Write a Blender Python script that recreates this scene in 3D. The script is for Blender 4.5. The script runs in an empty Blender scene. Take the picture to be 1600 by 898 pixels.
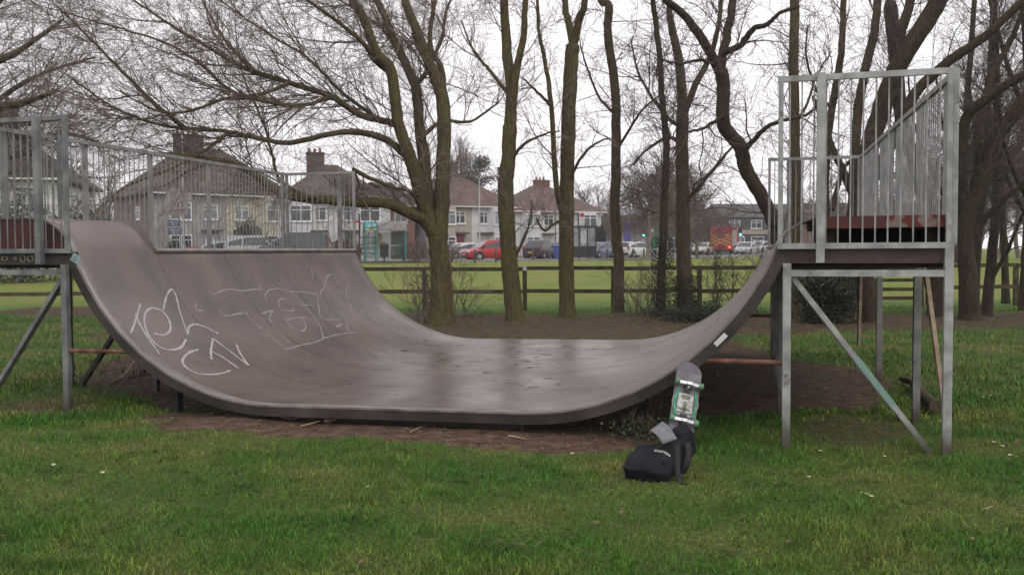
import bpy, math, random
import numpy as np
from mathutils import Vector, Matrix
random.seed(7); RNG = np.random.default_rng(11)
S = bpy.context.scene
COL = S.collection
PI = math.pi
# ---------------------------------------------------------------- camera
F = 1412.6; EYE = 1.55; PITCH = math.radians(2.341); ROLL = math.radians(-0.328)
cd = bpy.data.cameras.new('camera'); cam = bpy.data.objects.new('camera', cd); COL.objects.link(cam)
cd.sensor_width = 36; cd.lens = 36*F/1600; cd.clip_start = .1; cd.clip_end = 2000
_c, _s = math.cos(ROLL), math.sin(ROLL)
FW = Vector((0, math.cos(PITCH), -math.sin(PITCH))); U0 = Vector((0, math.sin(PITCH), math.cos(PITCH))); R0 = Vector((1, 0, 0))
RT = _c*R0 + _s*U0; UP = -_s*R0 + _c*U0
M4 = Matrix((RT, UP, -FW)).transposed().to_4x4(); M4.translation = Vector((0, 0, EYE))
cam.matrix_world = M4; S.camera = cam
def ray(px, py): return FW + RT*((px-800)/F) + UP*((449-py)/F)
def at(px, py, Y):
    d = ray(px, py); return Vector((0, 0, EYE)) + d*(Y/d.y)
def sstep(a, b, x):
    t = min(1, max(0, (x-a)/(b-a))); return t*t*(3-2*t)
def zg(y): return .8*sstep(24, 55, y) + .25*sstep(85, 110, y)
def gnd(px, py, z=0):
    d = ray(px, py); k = (z-EYE)/d.z; return Vector((0, 0, EYE)) + d*k
def gx(px, Y, z=None):
    "point on the ground at world depth Y seen in column px"
    z = zg(Y) if z is None else z
    x = (px-800)/F*Y
    for _ in range(3):
        p = at(px, 449, Y); v = p - Vector((0, 0, EYE))
        x = p.x
    return Vector((x, Y, z))
# ---------------------------------------------------------------- render / colour
S.render.engine = 'CYCLES'
S.view_settings.view_transform = 'Standard'; S.view_settings.look = 'None'; S.view_settings.gamma = 1
S.view_settings.exposure = 0.36; S.view_settings.use_curve_mapping = False
S.cycles.use_denoising = True
S.cycles.max_bounces = 6; S.cycles.diffuse_bounces = 3; S.cycles.glossy_bounces = 3; S.cycles.transparent_max_bounces = 8
S.cycles.caustics_reflective = False; S.cycles.caustics_refractive = False
# ---------------------------------------------------------------- materials
MATS = {}
def mat(name, col, rough=.8, var=.25, scale=6, col2=None, metal=0, bump=0, bscale=None, spec=.5, detail=4, emit=None, estr=1, alpha=None, trans=0, lo=.35, hi=.65):
    if name in MATS: return MATS[name]
    m = bpy.data.materials.new(name); m.use_nodes = True; N = m.node_tree.nodes; L = m.node_tree.links
    b = N['Principled BSDF']; b.inputs['Roughness'].default_value = rough; b.inputs['Metallic'].default_value = metal
    b.inputs['Specular IOR Level'].default_value = spec
    tc = N.new('ShaderNodeTexCoord')
    nz = N.new('ShaderNodeTexNoise'); nz.inputs['Scale'].default_value = scale; nz.inputs['Detail'].default_value = detail
    L.new(tc.outputs['Object'], nz.inputs['Vector'])
    cr = N.new('ShaderNodeValToRGB'); cr.color_ramp.elements[0].position = lo; cr.color_ramp.elements[1].position = hi
    a = [c*(1-var) for c in col]; d = [min(1, c*(1+var)) for c in col] if col2 is None else col2
    if col2 is not None: a = col
    cr.color_ramp.elements[0].color = (*a, 1); cr.color_ramp.elements[1].color = (*d, 1)
    L.new(nz.outputs['Fac'], cr.inputs['Fac']); L.new(cr.outputs['Color'], b.inputs['Base Color'])
    if bump:
        n2 = N.new('ShaderNodeTexNoise'); n2.inputs['Scale'].default_value = bscale or scale*6; n2.inputs['Detail'].default_value = 5
        L.new(tc.outputs['Object'], n2.inputs['Vector'])
        bp = N.new('ShaderNodeBump'); bp.inputs['Strength'].default_value = bump; bp.inputs['Distance'].default_value = .02
        L.new(n2.outputs['Fac'], bp.inputs['Height']); L.new(bp.outputs['Normal'], b.inputs['Normal'])
    if emit: b.inputs['Emission Color'].default_value = (*emit, 1); b.inputs['Emission Strength'].default_value = estr
    if trans: b.inputs['Transmission Weight'].default_value = trans
    MATS[name] = m; return m
def N_(m): return m.node_tree.nodes, m.node_tree.links
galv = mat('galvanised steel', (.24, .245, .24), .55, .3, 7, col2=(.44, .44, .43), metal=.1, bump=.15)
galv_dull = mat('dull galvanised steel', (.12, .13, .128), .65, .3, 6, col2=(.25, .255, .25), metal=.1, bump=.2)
def weather(m, stain, scale, thr, amt, feet=True):
    "sparse dirt or rust blotches, and muddy feet near the ground"
    n, l = N_(m); b = n['Principled BSDF']; src = b.inputs['Base Color'].links[0].from_socket; t = n.new('ShaderNodeTexCoord')
    k = n.new('ShaderNodeTexNoise'); k.inputs['Scale'].default_value = scale; k.inputs['Detail'].default_value = 6; k.inputs['Roughness'].default_value = .7; l.new(t.outputs['Object'], k.inputs['Vector'])
    r = n.new('ShaderNodeMapRange'); l.new(k.outputs['Fac'], r.inputs[0]); r.inputs[1].default_value = thr; r.inputs[2].default_value = thr+.06; r.inputs[4].default_value = amt
    x = n.new('ShaderNodeMix'); x.data_type = 'RGBA'; l.new(r.outputs[0], x.inputs['Factor']); l.new(src, x.inputs['A']); x.inputs['B'].default_value = (*stain, 1); out = x.outputs['Result']
    if feet:
        s_ = n.new('ShaderNodeSeparateXYZ'); l.new(t.outputs['Object'], s_.inputs[0]); a = n.new('ShaderNodeMath'); a.operation = 'MULTIPLY_ADD'; l.new(k.outputs['Fac'], a.inputs[0]); a.inputs[1].default_value = -.35; l.new(s_.outputs['Z'], a.inputs[2])
        r2 = n.new('ShaderNodeMapRange'); l.new(a.outputs[0], r2.inputs[0]); r2.inputs[1].default_value = .12; r2.inputs[2].default_value = -.12; r2.inputs[3].default_value = 0; r2.inputs[4].default_value = .85
        y = n.new('ShaderNodeMix'); y.data_type = 'RGBA'; l.new(r2.outputs[0], y.inputs['Factor']); l.new(out, y.inputs['A']); y.inputs['B'].default_value = (.06, .045, .03, 1); out = y.outputs['Result']
    l.new(out, b.inputs['Base Color'])
galv_far = mat('weathered galvanised steel', (.17, .17, .165), .65, .3, 6, col2=(.29, .285, .28), metal=.1)
for m_ in (galv, galv_dull, galv_far): weather(m_, (.08, .055, .04), 5.5, .62, .7)
weather(galv, (.55, .55, .54), 14, .64, .5, False)
dark_steel = mat('stained dark steel', (.014, .010, .009), .7, .3, 3, col2=(.050, .040, .038), bump=.3, lo=.4, hi=.75)
near_black = mat('near-black timber bearer', (.012, .010, .009), .9, .3, 4, col2=(.03, .024, .02))  # one near-black brown for the bearers and sheet joints
brown_steel = mat('brown painted beam', (.045, .018, .016), .6, .3, 5, col2=(.08, .05, .045), bump=.2)
red_board = mat('red painted board', (.13, .018, .012), .6, .3, 3, col2=(.075, .022, .018), bump=.2)
red_dark = mat('dark red painted board', (.075, .013, .010), .6, .3, 3, col2=(.045, .014, .012), bump=.2)
rust = mat('rusty steel', (.10, .035, .02), .85, .3, 9, col2=(.24, .12, .085), bump=.3)
wood_pale = mat('pale bare wood', (.42, .34, .25), .8, .3, 12, col2=(.26, .18, .12), bump=.3)
wood_old = mat('weathered fence wood', (.045, .036, .018), .9, .3, 7, col2=(.11, .088, .045), bump=.4)
ply = mat('worn plywood', (.10, .075, .06), .8, .3, 5, col2=(.05, .035, .03))
void_shade = mat('black for shaded voids', (.012, .011, .010), .9, .3, 5)  # near black standing in for shade under and inside the decks
white_paint = mat('white paint', (.62, .62, .62), .5, .08, 3)
chalk = mat('pale graffiti paint', (.30, .27, .26), .7, .35, 30, col2=(.46, .43, .41))
chalk_faint = mat('faded graffiti paint', (.20, .17, .16), .7, .35, 30, col2=(.33, .30, .29))
black_plastic = mat('black plastic', (.015, .015, .017), .5, .2, 10)
rubber = mat('tyre rubber', (.012, .012, .012), .85, .2, 10)
rimm = mat('wheel alloy', (.35, .35, .36), .35, .1, 10, metal=.6)
carglass = mat('car glass', (.035, .042, .048), .06, .1, 3, spec=.8)
pane_m = mat('window glass', (.06, .075, .08), .08, .5, .6, spec=.7)
curtain_m = mat('curtained window glass', (.22, .25, .25), .25, .4, 1.2)
upvc = mat('white window frame', (.72, .72, .72), .4, .05, 3)
# ---------------------------------------------------------------- mesh builder
class MB:
    def __init__(s): s.v = []; s.f = []
    def add(s, vs, fs):
        o = len(s.v); s.v += [tuple(v) for v in vs]; s.f += [tuple(i+o for i in f) for f in fs]; return s
    def box(s, c, d, rz=0, m=None):
        x, y, z = [k/2 for k in d]
        vs = [Vector((a*x, b*y, e*z)) for e in (-1, 1) for b in (-1, 1) for a in (-1, 1)]
        if rz: R = Matrix.Rotation(rz, 3, 'Z'); vs = [R@v for v in vs]
        if m: vs = [m@v for v in vs]
        vs = [v+Vector(c) for v in vs]
        return s.add(vs, [(0, 2, 3, 1), (4, 5, 7, 6), (0, 1, 5, 4), (2, 6, 7, 3), (0, 4, 6, 2), (1, 3, 7, 5)])
    def bx(s, x0, x1, y0, y1, z0, z1): return s.box(((x0+x1)/2, (y0+y1)/2, (z0+z1)/2), (x1-x0, y1-y0, z1-z0))
    def beam(s, a, b, w, h, up=(0, 0, 1)):
        a = Vector(a); b = Vector(b); t = (b-a).normalized(); u = Vector(up)
        if abs(t.dot(u)) > .98: u = Vector((0, 1, 0))
        x = t.cross(u).normalized(); y = x.cross(t)
        vs = [p + x*(i*w/2) + y*(j*h/2) for p in (a, b) for i, j in ((-1, -1), (1, -1), (1, 1), (-1, 1))]
        return s.add(vs, [(0, 1, 2, 3), (7, 6, 5, 4), (0, 4, 5, 1), (1, 5, 6, 2), (2, 6, 7, 3), (3, 7, 4, 0)])
    def tube(s, pts, r, k=8, cap=True):
        pts = [Vector(p) for p in pts]; n = len(pts); rs = r if isinstance(r, (list, tuple)) else [r]*n
        ch = (pts[-1]-pts[0]).normalized() if (pts[-1]-pts[0]).length > 1e-6 else Vector((0, 0, 1))
        ref = Vector((1, 0, 0)) if abs(ch.x) < .7 else Vector((0, 1, 0)); vs = []
        for i, p in enumerate(pts):
            t = (pts[min(i+1, n-1)]-pts[max(i-1, 0)]).normalized(); u = t.cross(ref).normalized(); w = t.cross(u)
            vs += [p + (u*math.cos(2*PI*j/k)+w*math.sin(2*PI*j/k))*rs[i] for j in range(k)]
        fs = [(i*k+j, i*k+(j+1) % k, (i+1)*k+(j+1) % k, (i+1)*k+j) for i in range(n-1) for j in range(k)]
        if cap: fs += [tuple(range(k-1, -1, -1)), tuple((n-1)*k+j for j in range(k))]
        return s.add(vs, fs)
    def prism(s, poly, a, b, axis='y'):
        "polygon of (p, q) extruded from a to b along axis"
        def P(p, q, t): return (p, t, q) if axis == 'y' else ((t, p, q) if axis == 'x' else (p, q, t))
        n = len(poly); vs = [P(p, q, a) for p, q in poly]+[P(p, q, b) for p, q in poly]
        return s.add(vs, [tuple(range(n)), tuple(range(2*n-1, n-1, -1))]+[(i, i+n, (i+1) % n+n, (i+1) % n) for i in range(n)])
    def grid(s, rows):
        n = len(rows); k = len(rows[0]); vs = [p for r in rows for p in r]
        return s.add(vs, [(i*k+j, i*k+j+1, (i+1)*k+j+1, (i+1)*k+j) for i in range(n-1) for j in range(k-1)])
    def build(s, name, m, parent=None, smooth=False, bevel=0, angle=40):
        me = bpy.data.meshes.new(name); me.from_pydata([tuple(v) for v in s.v], [], s.f); me.validate(); me.update()
        o = bpy.data.objects.new(name, me); COL.objects.link(o)
        if m: me.materials.append(m)
        if parent is not None: o.parent = parent
        if smooth:
            me.shade_smooth(); me.set_sharp_from_angle(angle=math.radians(angle))
        if bevel:
            b = o.modifiers.new('bevel', 'BEVEL'); b.width = bevel; b.segments = 2; b.limit_method = 'ANGLE'
        return o
def npmesh(name, V, Fq, m, parent=None, smooth=False, k=4):
    me = bpy.data.meshes.new(name); nf = len(Fq)
    me.vertices.add(len(V)); me.vertices.foreach_set('co', np.asarray(V, np.float32).ravel())
    me.loops.add(nf*k); me.loops.foreach_set('vertex_index', np.asarray(Fq, np.int32).ravel())
    me.polygons.add(nf); me.polygons.foreach_set('loop_start', np.arange(0, nf*k, k, dtype=np.int32))
    me.polygons.foreach_set('loop_total', np.full(nf, k, np.int32))
    me.update(calc_edges=True)
    if smooth: me.shade_smooth()
    o = bpy.data.objects.new(name, me); COL.objects.link(o); me.materials.append(m)
    if parent is not None: o.parent = parent
    return o
def tag(o, label=None, cat=None, group=None, kind=None):
    if label: o['label'] = label
    if cat: o['category'] = cat
    if group: o['group'] = group
    if kind: o['kind'] = kind
    return o
def empty(name, loc, rz=0, label=None, cat=None, group=None):
    o = bpy.data.objects.new(name, None); COL.objects.link(o); o.location = loc; o.rotation_euler = (0, 0, rz)
    o.empty_display_size = .2
    return tag(o, label, cat, group)
def copy_tree(o, parent=None):
    c = o.copy(); COL.objects.link(c); c.parent = parent
    for ch in list(o.children): copy_tree(ch, c)
    return c
def textmesh(name, body, size, m, parent, depth=.001):
    cu = bpy.data.curves.new('t', 'FONT'); cu.body = body; cu.size = size; cu.extrude = depth; cu.align_x = 'CENTER'; cu.align_y = 'CENTER'
    t = bpy.data.objects.new('t', cu); COL.objects.link(t); bpy.context.view_layer.update()
    me = bpy.data.meshes.new_from_object(t.evaluated_get(bpy.context.evaluated_depsgraph_get()))
    COL.objects.unlink(t); bpy.data.objects.remove(t); me.name = name; me.materials.clear(); me.materials.append(m)
    o = bpy.data.objects.new(name, me); COL.objects.link(o); o.parent = parent; return o
# ---------------------------------------------------------------- world and sun
w = bpy.data.worlds.new('World'); S.world = w; w.use_nodes = True; N = w.node_tree.nodes; L = w.node_tree.links
bg = N['Background']; bg.inputs['Strength'].default_value = .1
sky = N.new('ShaderNodeTexSky'); sky.sky_type = 'NISHITA'; sky.sun_disc = False
SUN_EL, SUN_AZ = math.radians(48), math.radians(150)
sky.sun_elevation = SUN_EL; sky.sun_rotation = SUN_AZ; sky.dust_density = 4
tc = N.new('ShaderNodeTexCoord'); nz = N.new('ShaderNodeTexNoise'); nz.inputs['Scale'].default_value = 1.3; nz.inputs['Detail'].default_value = 4
mp = N.new('ShaderNodeMapping'); mp.inputs['Scale'].default_value = (1, 1, 2.4); L.new(tc.outputs['Generated'], mp.inputs['Vector']); L.new(mp.outputs['Vector'], nz.inputs['Vector'])
cr = N.new('ShaderNodeValToRGB'); cr.color_ramp.elements[0].position = .32; cr.color_ramp.elements[1].position = .62
cr.color_ramp.elements[0].color = (7.6, 7.5, 7.8, 1); cr.color_ramp.elements[1].color = (10.2, 9.8, 10.0, 1)
L.new(nz.outputs['Fac'], cr.inputs['Fac'])
mx = N.new('ShaderNodeMix'); mx.data_type = 'RGBA'; mx.inputs['Factor'].default_value = .97
L.new(sky.outputs['Color'], mx.inputs['A']); L.new(cr.outputs['Color'], mx.inputs['B']); L.new(mx.outputs['Result'], bg.inputs['Color'])
sl = bpy.data.lights.new('sun', 'SUN'); sl.energy = .5; sl.angle = math.radians(25); sl.color = (1, .93, .84)
so = bpy.data.objects.new('sun', sl); COL.objects.link(so)
sd = Vector((math.sin(SUN_AZ)*math.cos(SUN_EL), math.cos(SUN_AZ)*math.cos(SUN_EL), math.sin(SUN_EL)))
so.rotation_euler = sd.to_track_quat('Z', 'Y').to_euler(); so.location = (0, -5, 20)
# ---------------------------------------------------------------- ground (one sheet) with real material zones
def axis(dense0, dense1, step, far0, far1, g=1.22):
    a = list(np.arange(dense0, dense1+1e-6, step)); s = step; x = dense1
    while x < far1: s *= g; x += s; a.append(x)
    s = step; x = dense0; b = []
    while x > far0: s *= g; x -= s; b.append(x)
    return np.array(b[::-1]+a)
XS = axis(-10, 10, .1, -260, 260); YS = axis(3.5, 26, .1, -60, 520)
def inpoly(P, poly):
    x, y = P[:, 0], P[:, 1]; ins = np.zeros(len(x), bool); n = len(poly); j = n-1
    for i in range(n):
        xi, yi = poly[i]; xj, yj = poly[j]
        c = ((yi > y) != (yj > y)) & (x < (xj-xi)*(y-yi)/((yj-yi) or 1e-9)+xi); ins ^= c; j = i
    return ins
def vnoise(P, sc, seed=0):
    "smooth value noise"
    Q = P*sc+seed*17.3; I = np.floor(Q).astype(np.int64); f = Q-I; f = f*f*(3-2*f)
    def h(ix, iy):
        n = (ix*374761393+iy*668265263+seed*69069) & 0x7fffffff; n = ((n ^ (n >> 13))*1274126177) & 0x7fffffff
        return (n ^ (n >> 16))/0x7fffffff % 1
    a = h(I[:, 0], I[:, 1]); b = h(I[:, 0]+1, I[:, 1]); c = h(I[:, 0], I[:, 1]+1); d = h(I[:, 0]+1, I[:, 1]+1)
    return (a*(1-f[:, 0])+b*f[:, 0])*(1-f[:, 1])+(c*(1-f[:, 0])+d*f[:, 0])*f[:, 1]
def gp(lst): return [tuple(gnd(*p)[:2]) for p in lst]
DIRT = [
    (gp([(215, 652), (300, 645), (420, 640), (900, 640), (1090, 640), (1080, 676), (1010, 694), (960, 708), (830, 710), (700, 703), (560, 688), (400, 676), (270, 670)]), 1.0),
    (gp([(250, 640), (120, 590), (240, 540), (600, 520), (1100, 520), (1230, 560), (1100, 640), (700, 650)]), .92),
    (gp([(1060, 545), (1220, 560), (1330, 572), (1400, 598), (1390, 628), (1330, 640), (1200, 645), (1080, 650)]), .95),
    (gp([(-100, 463), (200, 480), (560, 490), (900, 492), (1700, 489), (1700, 508), (1450, 514), (1250, 520), (950, 536), (700, 535), (560, 512), (-100, 486)]), .74),
    (gp([(-20, 632), (40, 622), (130, 632), (150, 645), (60, 648), (0, 645)]), .6),
    (gp([(1235, 665), (1380, 650), (1460, 668), (1420, 688), (1330, 696), (1250, 690)]), .5),
    (gp([(215, 560), (520, 525), (700, 505), (560, 500), (130, 520)]), .5),
]
def dirt_at(P):
    J = P + .28*np.stack([vnoise(P, 1.6, 1)-.5, vnoise(P, 1.6, 2)-.5], 1) + .16*np.stack([vnoise(P, 6, 3)-.5, vnoise(P, 6, 4)-.5], 1)
    m = np.zeros(len(P))
    for poly, s in DIRT:
        acc = np.zeros(len(P))
        for ox, oy in ((0, 0), (.09, 0), (-.09, 0), (0, .12), (0, -.12)): acc += inpoly(J+np.array([ox, oy]), poly)
        m = np.maximum(m, acc/5*s)
    return m
gX, gY = np.meshgrid(XS, YS); P2 = np.stack([gX.ravel(), gY.ravel()], 1)
def ss(a, b, x): t = np.clip((x-a)/(b-a), 0, 1); return t*t*(3-2*t)
gz = .8*ss(24, 55, P2[:, 1])+.25*ss(85, 110, P2[:, 1])
near = (P2[:, 1] < 26) & (abs(P2[:, 0]) < 14)
gz = gz + near*(.035*(vnoise(P2, .9, 5)-.5)+.02*(vnoise(P2, 3.1, 6)-.5))
nx, ny = len(XS), len(YS); ii = np.arange(nx*ny).reshape(ny, nx)
Fq = np.stack([ii[:-1, :-1], ii[:-1, 1:], ii[1:, 1:], ii[1:, :-1]], -1).reshape(-1, 4)
GM = bpy.data.materials.new('turf and bare earth'); GM.use_nodes = True; N, L = N_(GM); b = N['Principled BSDF']; b.inputs['Roughness'].default_value = .95; b.inputs['Specular IOR Level'].default_value = .2
ground = npmesh('ground', np.column_stack([P2, gz]), Fq, GM, smooth=True); tag(ground, kind='structure')
D = dirt_at(P2)*near
at_ = ground.data.attributes.new('earth', 'FLOAT', 'POINT'); at_.data.foreach_set('value', D.astype(np.float32))
tc = N.new('ShaderNodeTexCoord')
def noise(sc, det=4, vec=None, rough=.5):
    n = N.new('ShaderNodeTexNoise'); n.inputs['Scale'].default_value = sc; n.inputs['Detail'].default_value = det; n.inputs['Roughness'].default_value = rough
    L.new(vec or tc.outputs['Object'], n.inputs['Vector']); return n.outputs['Fac']
def ramp(fac, stops):
    c = N.new('ShaderNodeValToRGB'); e = c.color_ramp.elements
    while len(e) < len(stops): e.new(.5)
    for k, (p, col) in enumerate(stops): e[k].position = p; e[k].color = (*col, 1)
    L.new(fac, c.inputs['Fac']); return c.outputs['Color']
def mixc(f, a, b_):
    m = N.new('ShaderNodeMix'); m.data_type = 'RGBA'
    for s_, v in (('Factor', f), ('A', a), ('B', b_)):
        if hasattr(v, 'is_output'): L.new(v, m.inputs[s_])
        elif s_ == 'Factor': m.inputs[s_].default_value = v
        else: m.inputs[s_].default_value = (*v, 1)
    return m.outputs['Result']
def mth(op, a, b_=None, c=None):
    m = N.new('ShaderNodeMath'); m.operation = op
    for i, v in enumerate((a, b_, c)):
        if v is None: continue
        if hasattr(v, 'is_output'): L.new(v, m.inputs[i])
        else: m.inputs[i].default_value = v
    return m.outputs[0]
sep = N.new('ShaderNodeSeparateXYZ'); L.new(tc.outputs['Object'], sep.inputs[0])
near_g = ramp(noise(.9, 5), [(.3, (.040, .072, .012)), (.5, (.066, .094, .020)), (.7, (.105, .098, .036))])
fine = ramp(noise(30, 4), [(.3, (.5, .5, .5)), (.7, (1.3, 1.3, 1.3))])
mm = N.new('ShaderNodeMix'); mm.data_type = 'RGBA'; mm.blend_type = 'MULTIPLY'; mm.inputs['Factor'].default_value = .8; L.new(near_g, mm.inputs['A']); L.new(fine, mm.inputs['B'])
far_g = ramp(noise(.35, 9, rough=.72), [(.3, (.095, .150, .022)), (.48, (.155, .190, .034)), (.6, (.19, .195, .05)), (.72, (.24, .215, .085))])
strip = mth('SUBTRACT', mth('ADD', sep.outputs['Y'], mth('MULTIPLY', noise(.8, 3), 2.0)), 23.2)
lush = ramp(noise(1.2, 4), [(.3, (.06, .13, .02)), (.7, (.11, .18, .035))])
gr = mixc(mth('MULTIPLY', mth('SUBTRACT', strip, 3.0), .35), lush, far_g); 
mclamp = N.new('ShaderNodeClamp'); L.new(mth('MULTIPLY', strip, .8), mclamp.inputs[0])
grass_c = mixc(mclamp.outputs[0], mm.outputs['Result'], gr)
earth_a = ramp(noise(7, 6, rough=.7), [(.25, (.034, .020, .012)), (.5, (.080, .049, .032)), (.62, (.135, .088, .058)), (.74, (.10, .085, .04)), (.85, (.23, .17, .12))])
earth_b = ramp(noise(5, 6, rough=.65), [(.25, (.028, .016, .009)), (.48, (.072, .045, .027)), (.6, (.105, .070, .042)), (.68, (.06, .085, .025)), (.8, (.075, .11, .03))])
yc = N.new('ShaderNodeClamp'); L.new(mth('MULTIPLY', mth('SUBTRACT', sep.outputs['Y'], 12), .4), yc.inputs[0])
earth_c = mixc(yc.outputs[0], earth_a, earth_b)
ea = N.new('ShaderNodeAttribute'); ea.attribute_name = 'earth'
ef = ramp(mth('ADD', ea.outputs['Fac'], mth('MULTIPLY', mth('SUBTRACT', noise(11, 5), .5), .8)), [(.35, (0, 0, 0)), (.6, (1, 1, 1))])
L.new(mixc(ef, grass_c, earth_c), b.inputs['Base Color'])
bp = N.new('ShaderNodeBump'); bp.inputs['Strength'].default_value = .7; bp.inputs['Distance'].default_value = .03; L.new(noise(26, 6), bp.inputs['Height']); L.new(bp.outputs['Normal'], b.inputs['Normal'])
# grass blades
GB = bpy.data.materials.new('grass blades'); GB.use_nodes = True; N, L = N_(GB); b = N['Principled BSDF']; b.inputs['Roughness'].default_value = .6; b.inputs['Specular IOR Level'].default_value = .25
tc = N.new('ShaderNodeTexCoord')
c0 = ramp(noise(.9, 4), [(.30, (.042, .150, .016)), (.46, (.068, .180, .020)), (.58, (.135, .205, .034)), (.72, (.235, .225, .065))])
c9 = ramp(noise(4.2, 3), [(.34, (.34, .46, .36)), (.47, (.95, 1, .9)), (.7, (1.2, 1.1, 1.0))])
mq = N.new('ShaderNodeMix'); mq.data_type = 'RGBA'; mq.blend_type = 'MULTIPLY'; mq.inputs['Factor'].default_value = .85; L.new(c0, mq.inputs['A']); L.new(c9, mq.inputs['B']); c1 = mq.outputs['Result']
ra = N.new('ShaderNodeAttribute'); ra.attribute_name = 'hue'
c2 = ramp(ra.outputs['Fac'], [(0, (.45, .50, .45)), (.5, (.95, 1.0, .9)), (.88, (1.4, 1.3, 1.2)), (1, (2.1, 1.75, 2.2))])
mm = N.new('ShaderNodeMix'); mm.data_type = 'RGBA'; mm.blend_type = 'MULTIPLY'; mm.inputs['Factor'].default_value = 1; L.new(c1, mm.inputs['A']); L.new(c2, mm.inputs['B'])
L.new(mm.outputs['Result'], b.inputs['Base Color'])
def blades(n, y0, y1, hmin, hmax, wd, xpad=1.0, seed=1, pw=1.6):
    r = np.random.default_rng(seed)
    u = r.random(n); Y = (y0**(2-pw)+u*(y1**(2-pw)-y0**(2-pw)))**(1/(2-pw))
    X = (r.random(n)*2-1)*(Y*.60+xpad); P = np.stack([X, Y], 1)
    d = dirt_at(P); clump = vnoise(P, 1.7, 8)*.45+vnoise(P, 6, 9)*.55; clump = clump*clump*1.7
    keep = r.random(n) > np.clip(d*1.15, 0, .985)
    P = P[keep]; clump = clump[keep]; n = len(P); d = d[keep]
    a = r.random(n)*2*PI; lean = r.normal(0, .55, (n, 2)); h = (hmin+(hmax-hmin)*r.random(n)**1.5)*(.55+.9*clump)*(1-.3*d)
    wv = np.stack([np.cos(a), np.sin(a)], 1)*wd*(.6+.8*r.random((n, 1)))*.5
    z0 = .035*(vnoise(P, .9, 5)-.5)+.02*(vnoise(P, 3.1, 6)-.5)-.004
    V = np.zeros((n, 5, 3))
    V[:, 0, :2] = P-wv; V[:, 1, :2] = P+wv; V[:, 0, 2] = V[:, 1, 2] = z0
    mid = P+lean*h[:, None]*.3; V[:, 2, :2] = mid+wv*.75; V[:, 3, :2] = mid-wv*.75; V[:, 2, 2] = V[:, 3, 2] = z0+h*.6
    V[:, 4, :2] = P+lean*h[:, None]*.95; V[:, 4, 2] = z0+h*.95
    return V, r.random(n)
sets = [blades(190000, 3.6, 9.5, .016, .046, .0050, seed=1), blades(90000, 8, 24, .03, .085, .011, seed=2, pw=1.3)]
V = np.concatenate([s_[0] for s_ in sets]); H = np.concatenate([s_[1] for s_ in sets]); n = len(V)
base = np.arange(n)*5
tri = np.concatenate([np.stack([base, base+1, base+2], 1), np.stack([base, base+2, base+3], 1), np.stack([base+3, base+2, base+4], 1)])
go = npmesh('grass', V.reshape(-1, 3), tri, GB, k=3); tag(go, 'short green grass covering the park', 'grass', kind='stuff')
a_ = go.data.attributes.new('hue', 'FLOAT', 'POINT'); a_.data.foreach_set('value', np.repeat(H, 5).astype(np.float32))
# ================================================================ the half pipe
TH = math.radians(15.138); X0, Y0 = -2.51, 8.329
AL, AR, RL, RR, HC, Z0, W, PW = .27, 2.664, 2.246, 2.26, 1.572, .145, 6.40, 1.273
PHL = math.acos(1-(HC-Z0)/RL); Z0R = Z0+.03; PHR = math.acos(1-(HC-Z0R)/RR)
SL = AL-RL*math.sin(PHL); SR = AR+RR*math.sin(PHR)
def rw(s, t, z): return Vector((X0+s*math.cos(TH)+t*math.sin(TH), Y0-s*math.sin(TH)+t*math.cos(TH), z))
def w2r(p):
    x, y = p[0]-X0, p[1]-Y0; return Vector((x*math.cos(TH)-y*math.sin(TH), x*math.sin(TH)+y*math.cos(TH), p[2]))
def px_s(px, s):
    "t where pixel column px meets the vertical plane at this s"
    o = w2r((0, 0, EYE)); d = ray(px, 400); q = w2r(Vector((X0, Y0, 0))+Vector((d.x, d.y, 0))); q.z = 0
    k = (s-o.x)/q.x; return o.y+k*q.y
def px_t(px, t):
    o = w2r((0, 0, EYE)); d = ray(px, 400); q = w2r(Vector((X0, Y0, 0))+Vector((d.x, d.y, 0)))
    k = (t-o.y)/q.y; return o.x+k*q.x
ramp_o = empty('half_pipe', (X0, Y0, 0), -TH, 'brown skateboard half pipe with railed platforms at both ends, chalky graffiti on its left wall', 'half pipe')
def arcpts(side, roll, ztop, n=26):
    "profile from flat centre outward: list of (s, z)"
    A, R, P = (AL, RL, PHL) if side < 0 else (AR, RR, PHR)
    mid = (AL+AR)/2
    zz = Z0 if side < 0 else Z0R
    pts = [(mid, (Z0+Z0R)/2), (mid+(A-mid)*.5, (Z0+Z0R)/4+zz/2)]
    pts += [(A+side*R*math.sin(P*i/n), zz+R*(1-math.cos(P*i/n))) for i in range(n+1)]
    if roll:
        rise = ztop-HC; r = rise/(1-math.cos(P)); cx = A+side*(R*math.sin(P)+r*math.sin(P)); cz = ztop-r
        m = 14
        pts += [(cx-side*r*math.sin(P*(1-i/m)), cz+r*math.cos(P*(1-i/m))) for i in range(1, m+1)]
    return pts
ZL, ZR, TR = 1.90, 1.80, 1.25
def full(roll):
    l = arcpts(-1, roll, ZL)[::-1][:-1]; r = arcpts(1, roll, ZR); return l+r
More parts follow.
